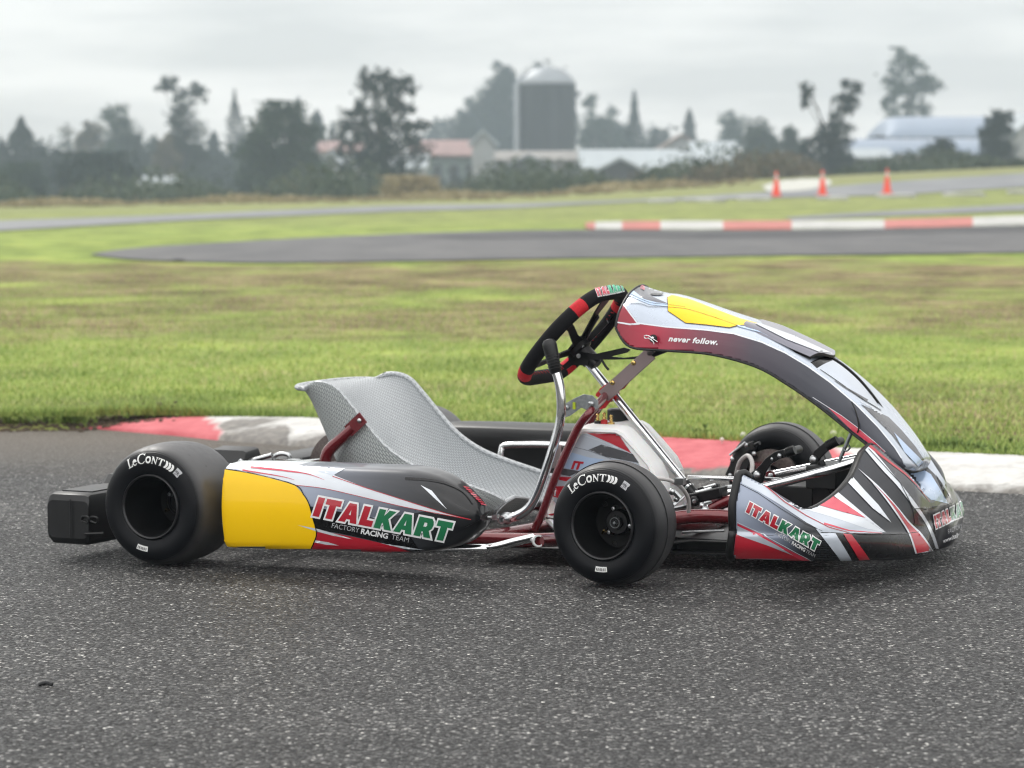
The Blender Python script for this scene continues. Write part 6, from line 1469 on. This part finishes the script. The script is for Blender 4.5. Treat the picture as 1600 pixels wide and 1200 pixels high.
pedal([(1264, 738), (1266, 716), (1272, 704), (1290, 690), (1296, 690), (1298, 700), (1282, 716), (1279, 722), (1277, 750), (1264, 752)], -.02, [((1272, 717.5), .0095)], ((1292, 697), (1309, 688)), 'black pedal with round silver pivot, nearer the nose')

# ------------------------------------------------------------------ small things on the asphalt
mb = MB(); p = flat(71, 1072); mb.tube([p + Vector((-.012, 0, .002)), p + Vector((0, .002, .006)), p + Vector((.012, -.003, .003))], .0035, n=6, smooth=3); mb.tube([p + Vector((-.005, .004, .002)), p + Vector((.006, .008, .004))], .002, n=6); o = obj('rubber_crumb', mb, 'rubber'); tag(o, 'small black crumb of tyre rubber on the asphalt at lower left', 'rubber crumb')

# every loose piece of these small fittings is a part of its own
def islands(o):
    me = o.data; n = len(me.vertices); p = list(range(n))
    def f(a):
        while p[a] != a: p[a] = p[p[a]]; a = p[a]
        return a
    for e in me.edges:
        a, b = f(e.vertices[0]), f(e.vertices[1])
        if a != b: p[a] = b
    gr = {}
    for i in range(n): gr.setdefault(f(i), []).append(i)
    L = [[v, [min(me.vertices[i].co[k] for i in v) - .0008 for k in range(3)], [max(me.vertices[i].co[k] for i in v) + .0008 for k in range(3)]] for v in gr.values()]
    ch = True
    while ch:
        ch = False
        for i in range(len(L)):
            for j in range(i + 1, len(L)):
                if all(L[i][1][k] <= L[j][2][k] and L[j][1][k] <= L[i][2][k] for k in range(3)):
                    L[i] = [L[i][0] + L[j][0], [min(L[i][1][k], L[j][1][k]) for k in range(3)], [max(L[i][2][k], L[j][2][k]) for k in range(3)]]; L.pop(j); ch = True; break
            if ch: break
    return [l[0] for l in L]
for o in list(C.objects):
    if o.type == 'MESH' and o.name.split('.')[0] in ('bolt', 'post', 'collar', 'engine_linkage', 'pivot_bolt', 'seat_stay', 'bumper_mount', 'brake_rod', 'bumper_bar', 'fairing_support', 'bearing_carrier', 'clip_pin', 'paddle_carrier',
            'steering_ball_joint', 'edge_trim', 'rubber_trim', 'air_channel_rib', 'pod_bar', 'pedal_mount', 'front_brace_tube', 'column_collar', 'skid_rail', 'tie_rod', 'stub_axle', 'front_caliper', 'rear_caliper', 'moulded_relief', 'spoke'):
        G = islands(o)
        if len(G) < 2: continue
        me = o.data; fs = [tuple(p.vertices) for p in me.polygons]; mi = [p.material_index for p in me.polygons]; sm = [p.use_smooth for p in me.polygons]
        for k, gset in enumerate(G):
            S_ = set(gset); ix = {v: i for i, v in enumerate(gset)}; sel = [i for i, f in enumerate(fs) if f[0] in S_]
            m2 = bpy.data.meshes.new(o.name); m2.from_pydata([tuple(me.vertices[v].co) for v in gset], [], [tuple(ix[v] for v in fs[i]) for i in sel])
            for m_ in me.materials: m2.materials.append(m_)
            m2.polygons.foreach_set('material_index', [mi[i] for i in sel]); m2.polygons.foreach_set('use_smooth', [sm[i] for i in sel]); m2.update(); m2.set_sharp_from_angle(angle=R(40))
            if k == 0: first = m2
            else:
                c = o.copy(); c.data = m2; C.objects.link(c)
        o.data = first

# ------------------------------------------------------------------ haze
mb = MB(); mb.box((0, 250, 22), (520, 620, 47)); hz = obj('haze', mb, [], smooth=False)
hm = bpy.data.materials.new('haze'); hm.use_nodes = True; t = hm.node_tree; t.nodes.clear(); o_ = nn(t, 'ShaderNodeOutputMaterial'); v = nn(t, 'ShaderNodeVolumePrincipled')
v.inputs['Color'].default_value = (.70, .83, .94, 1); v.inputs['Density'].default_value = .00105; v.inputs['Anisotropy'].default_value = .2; t.links.new(v.outputs[0], o_.inputs['Volume'])
hz.data.materials.clear(); hz.data.materials.append(hm); hz['kind'] = 'stuff'
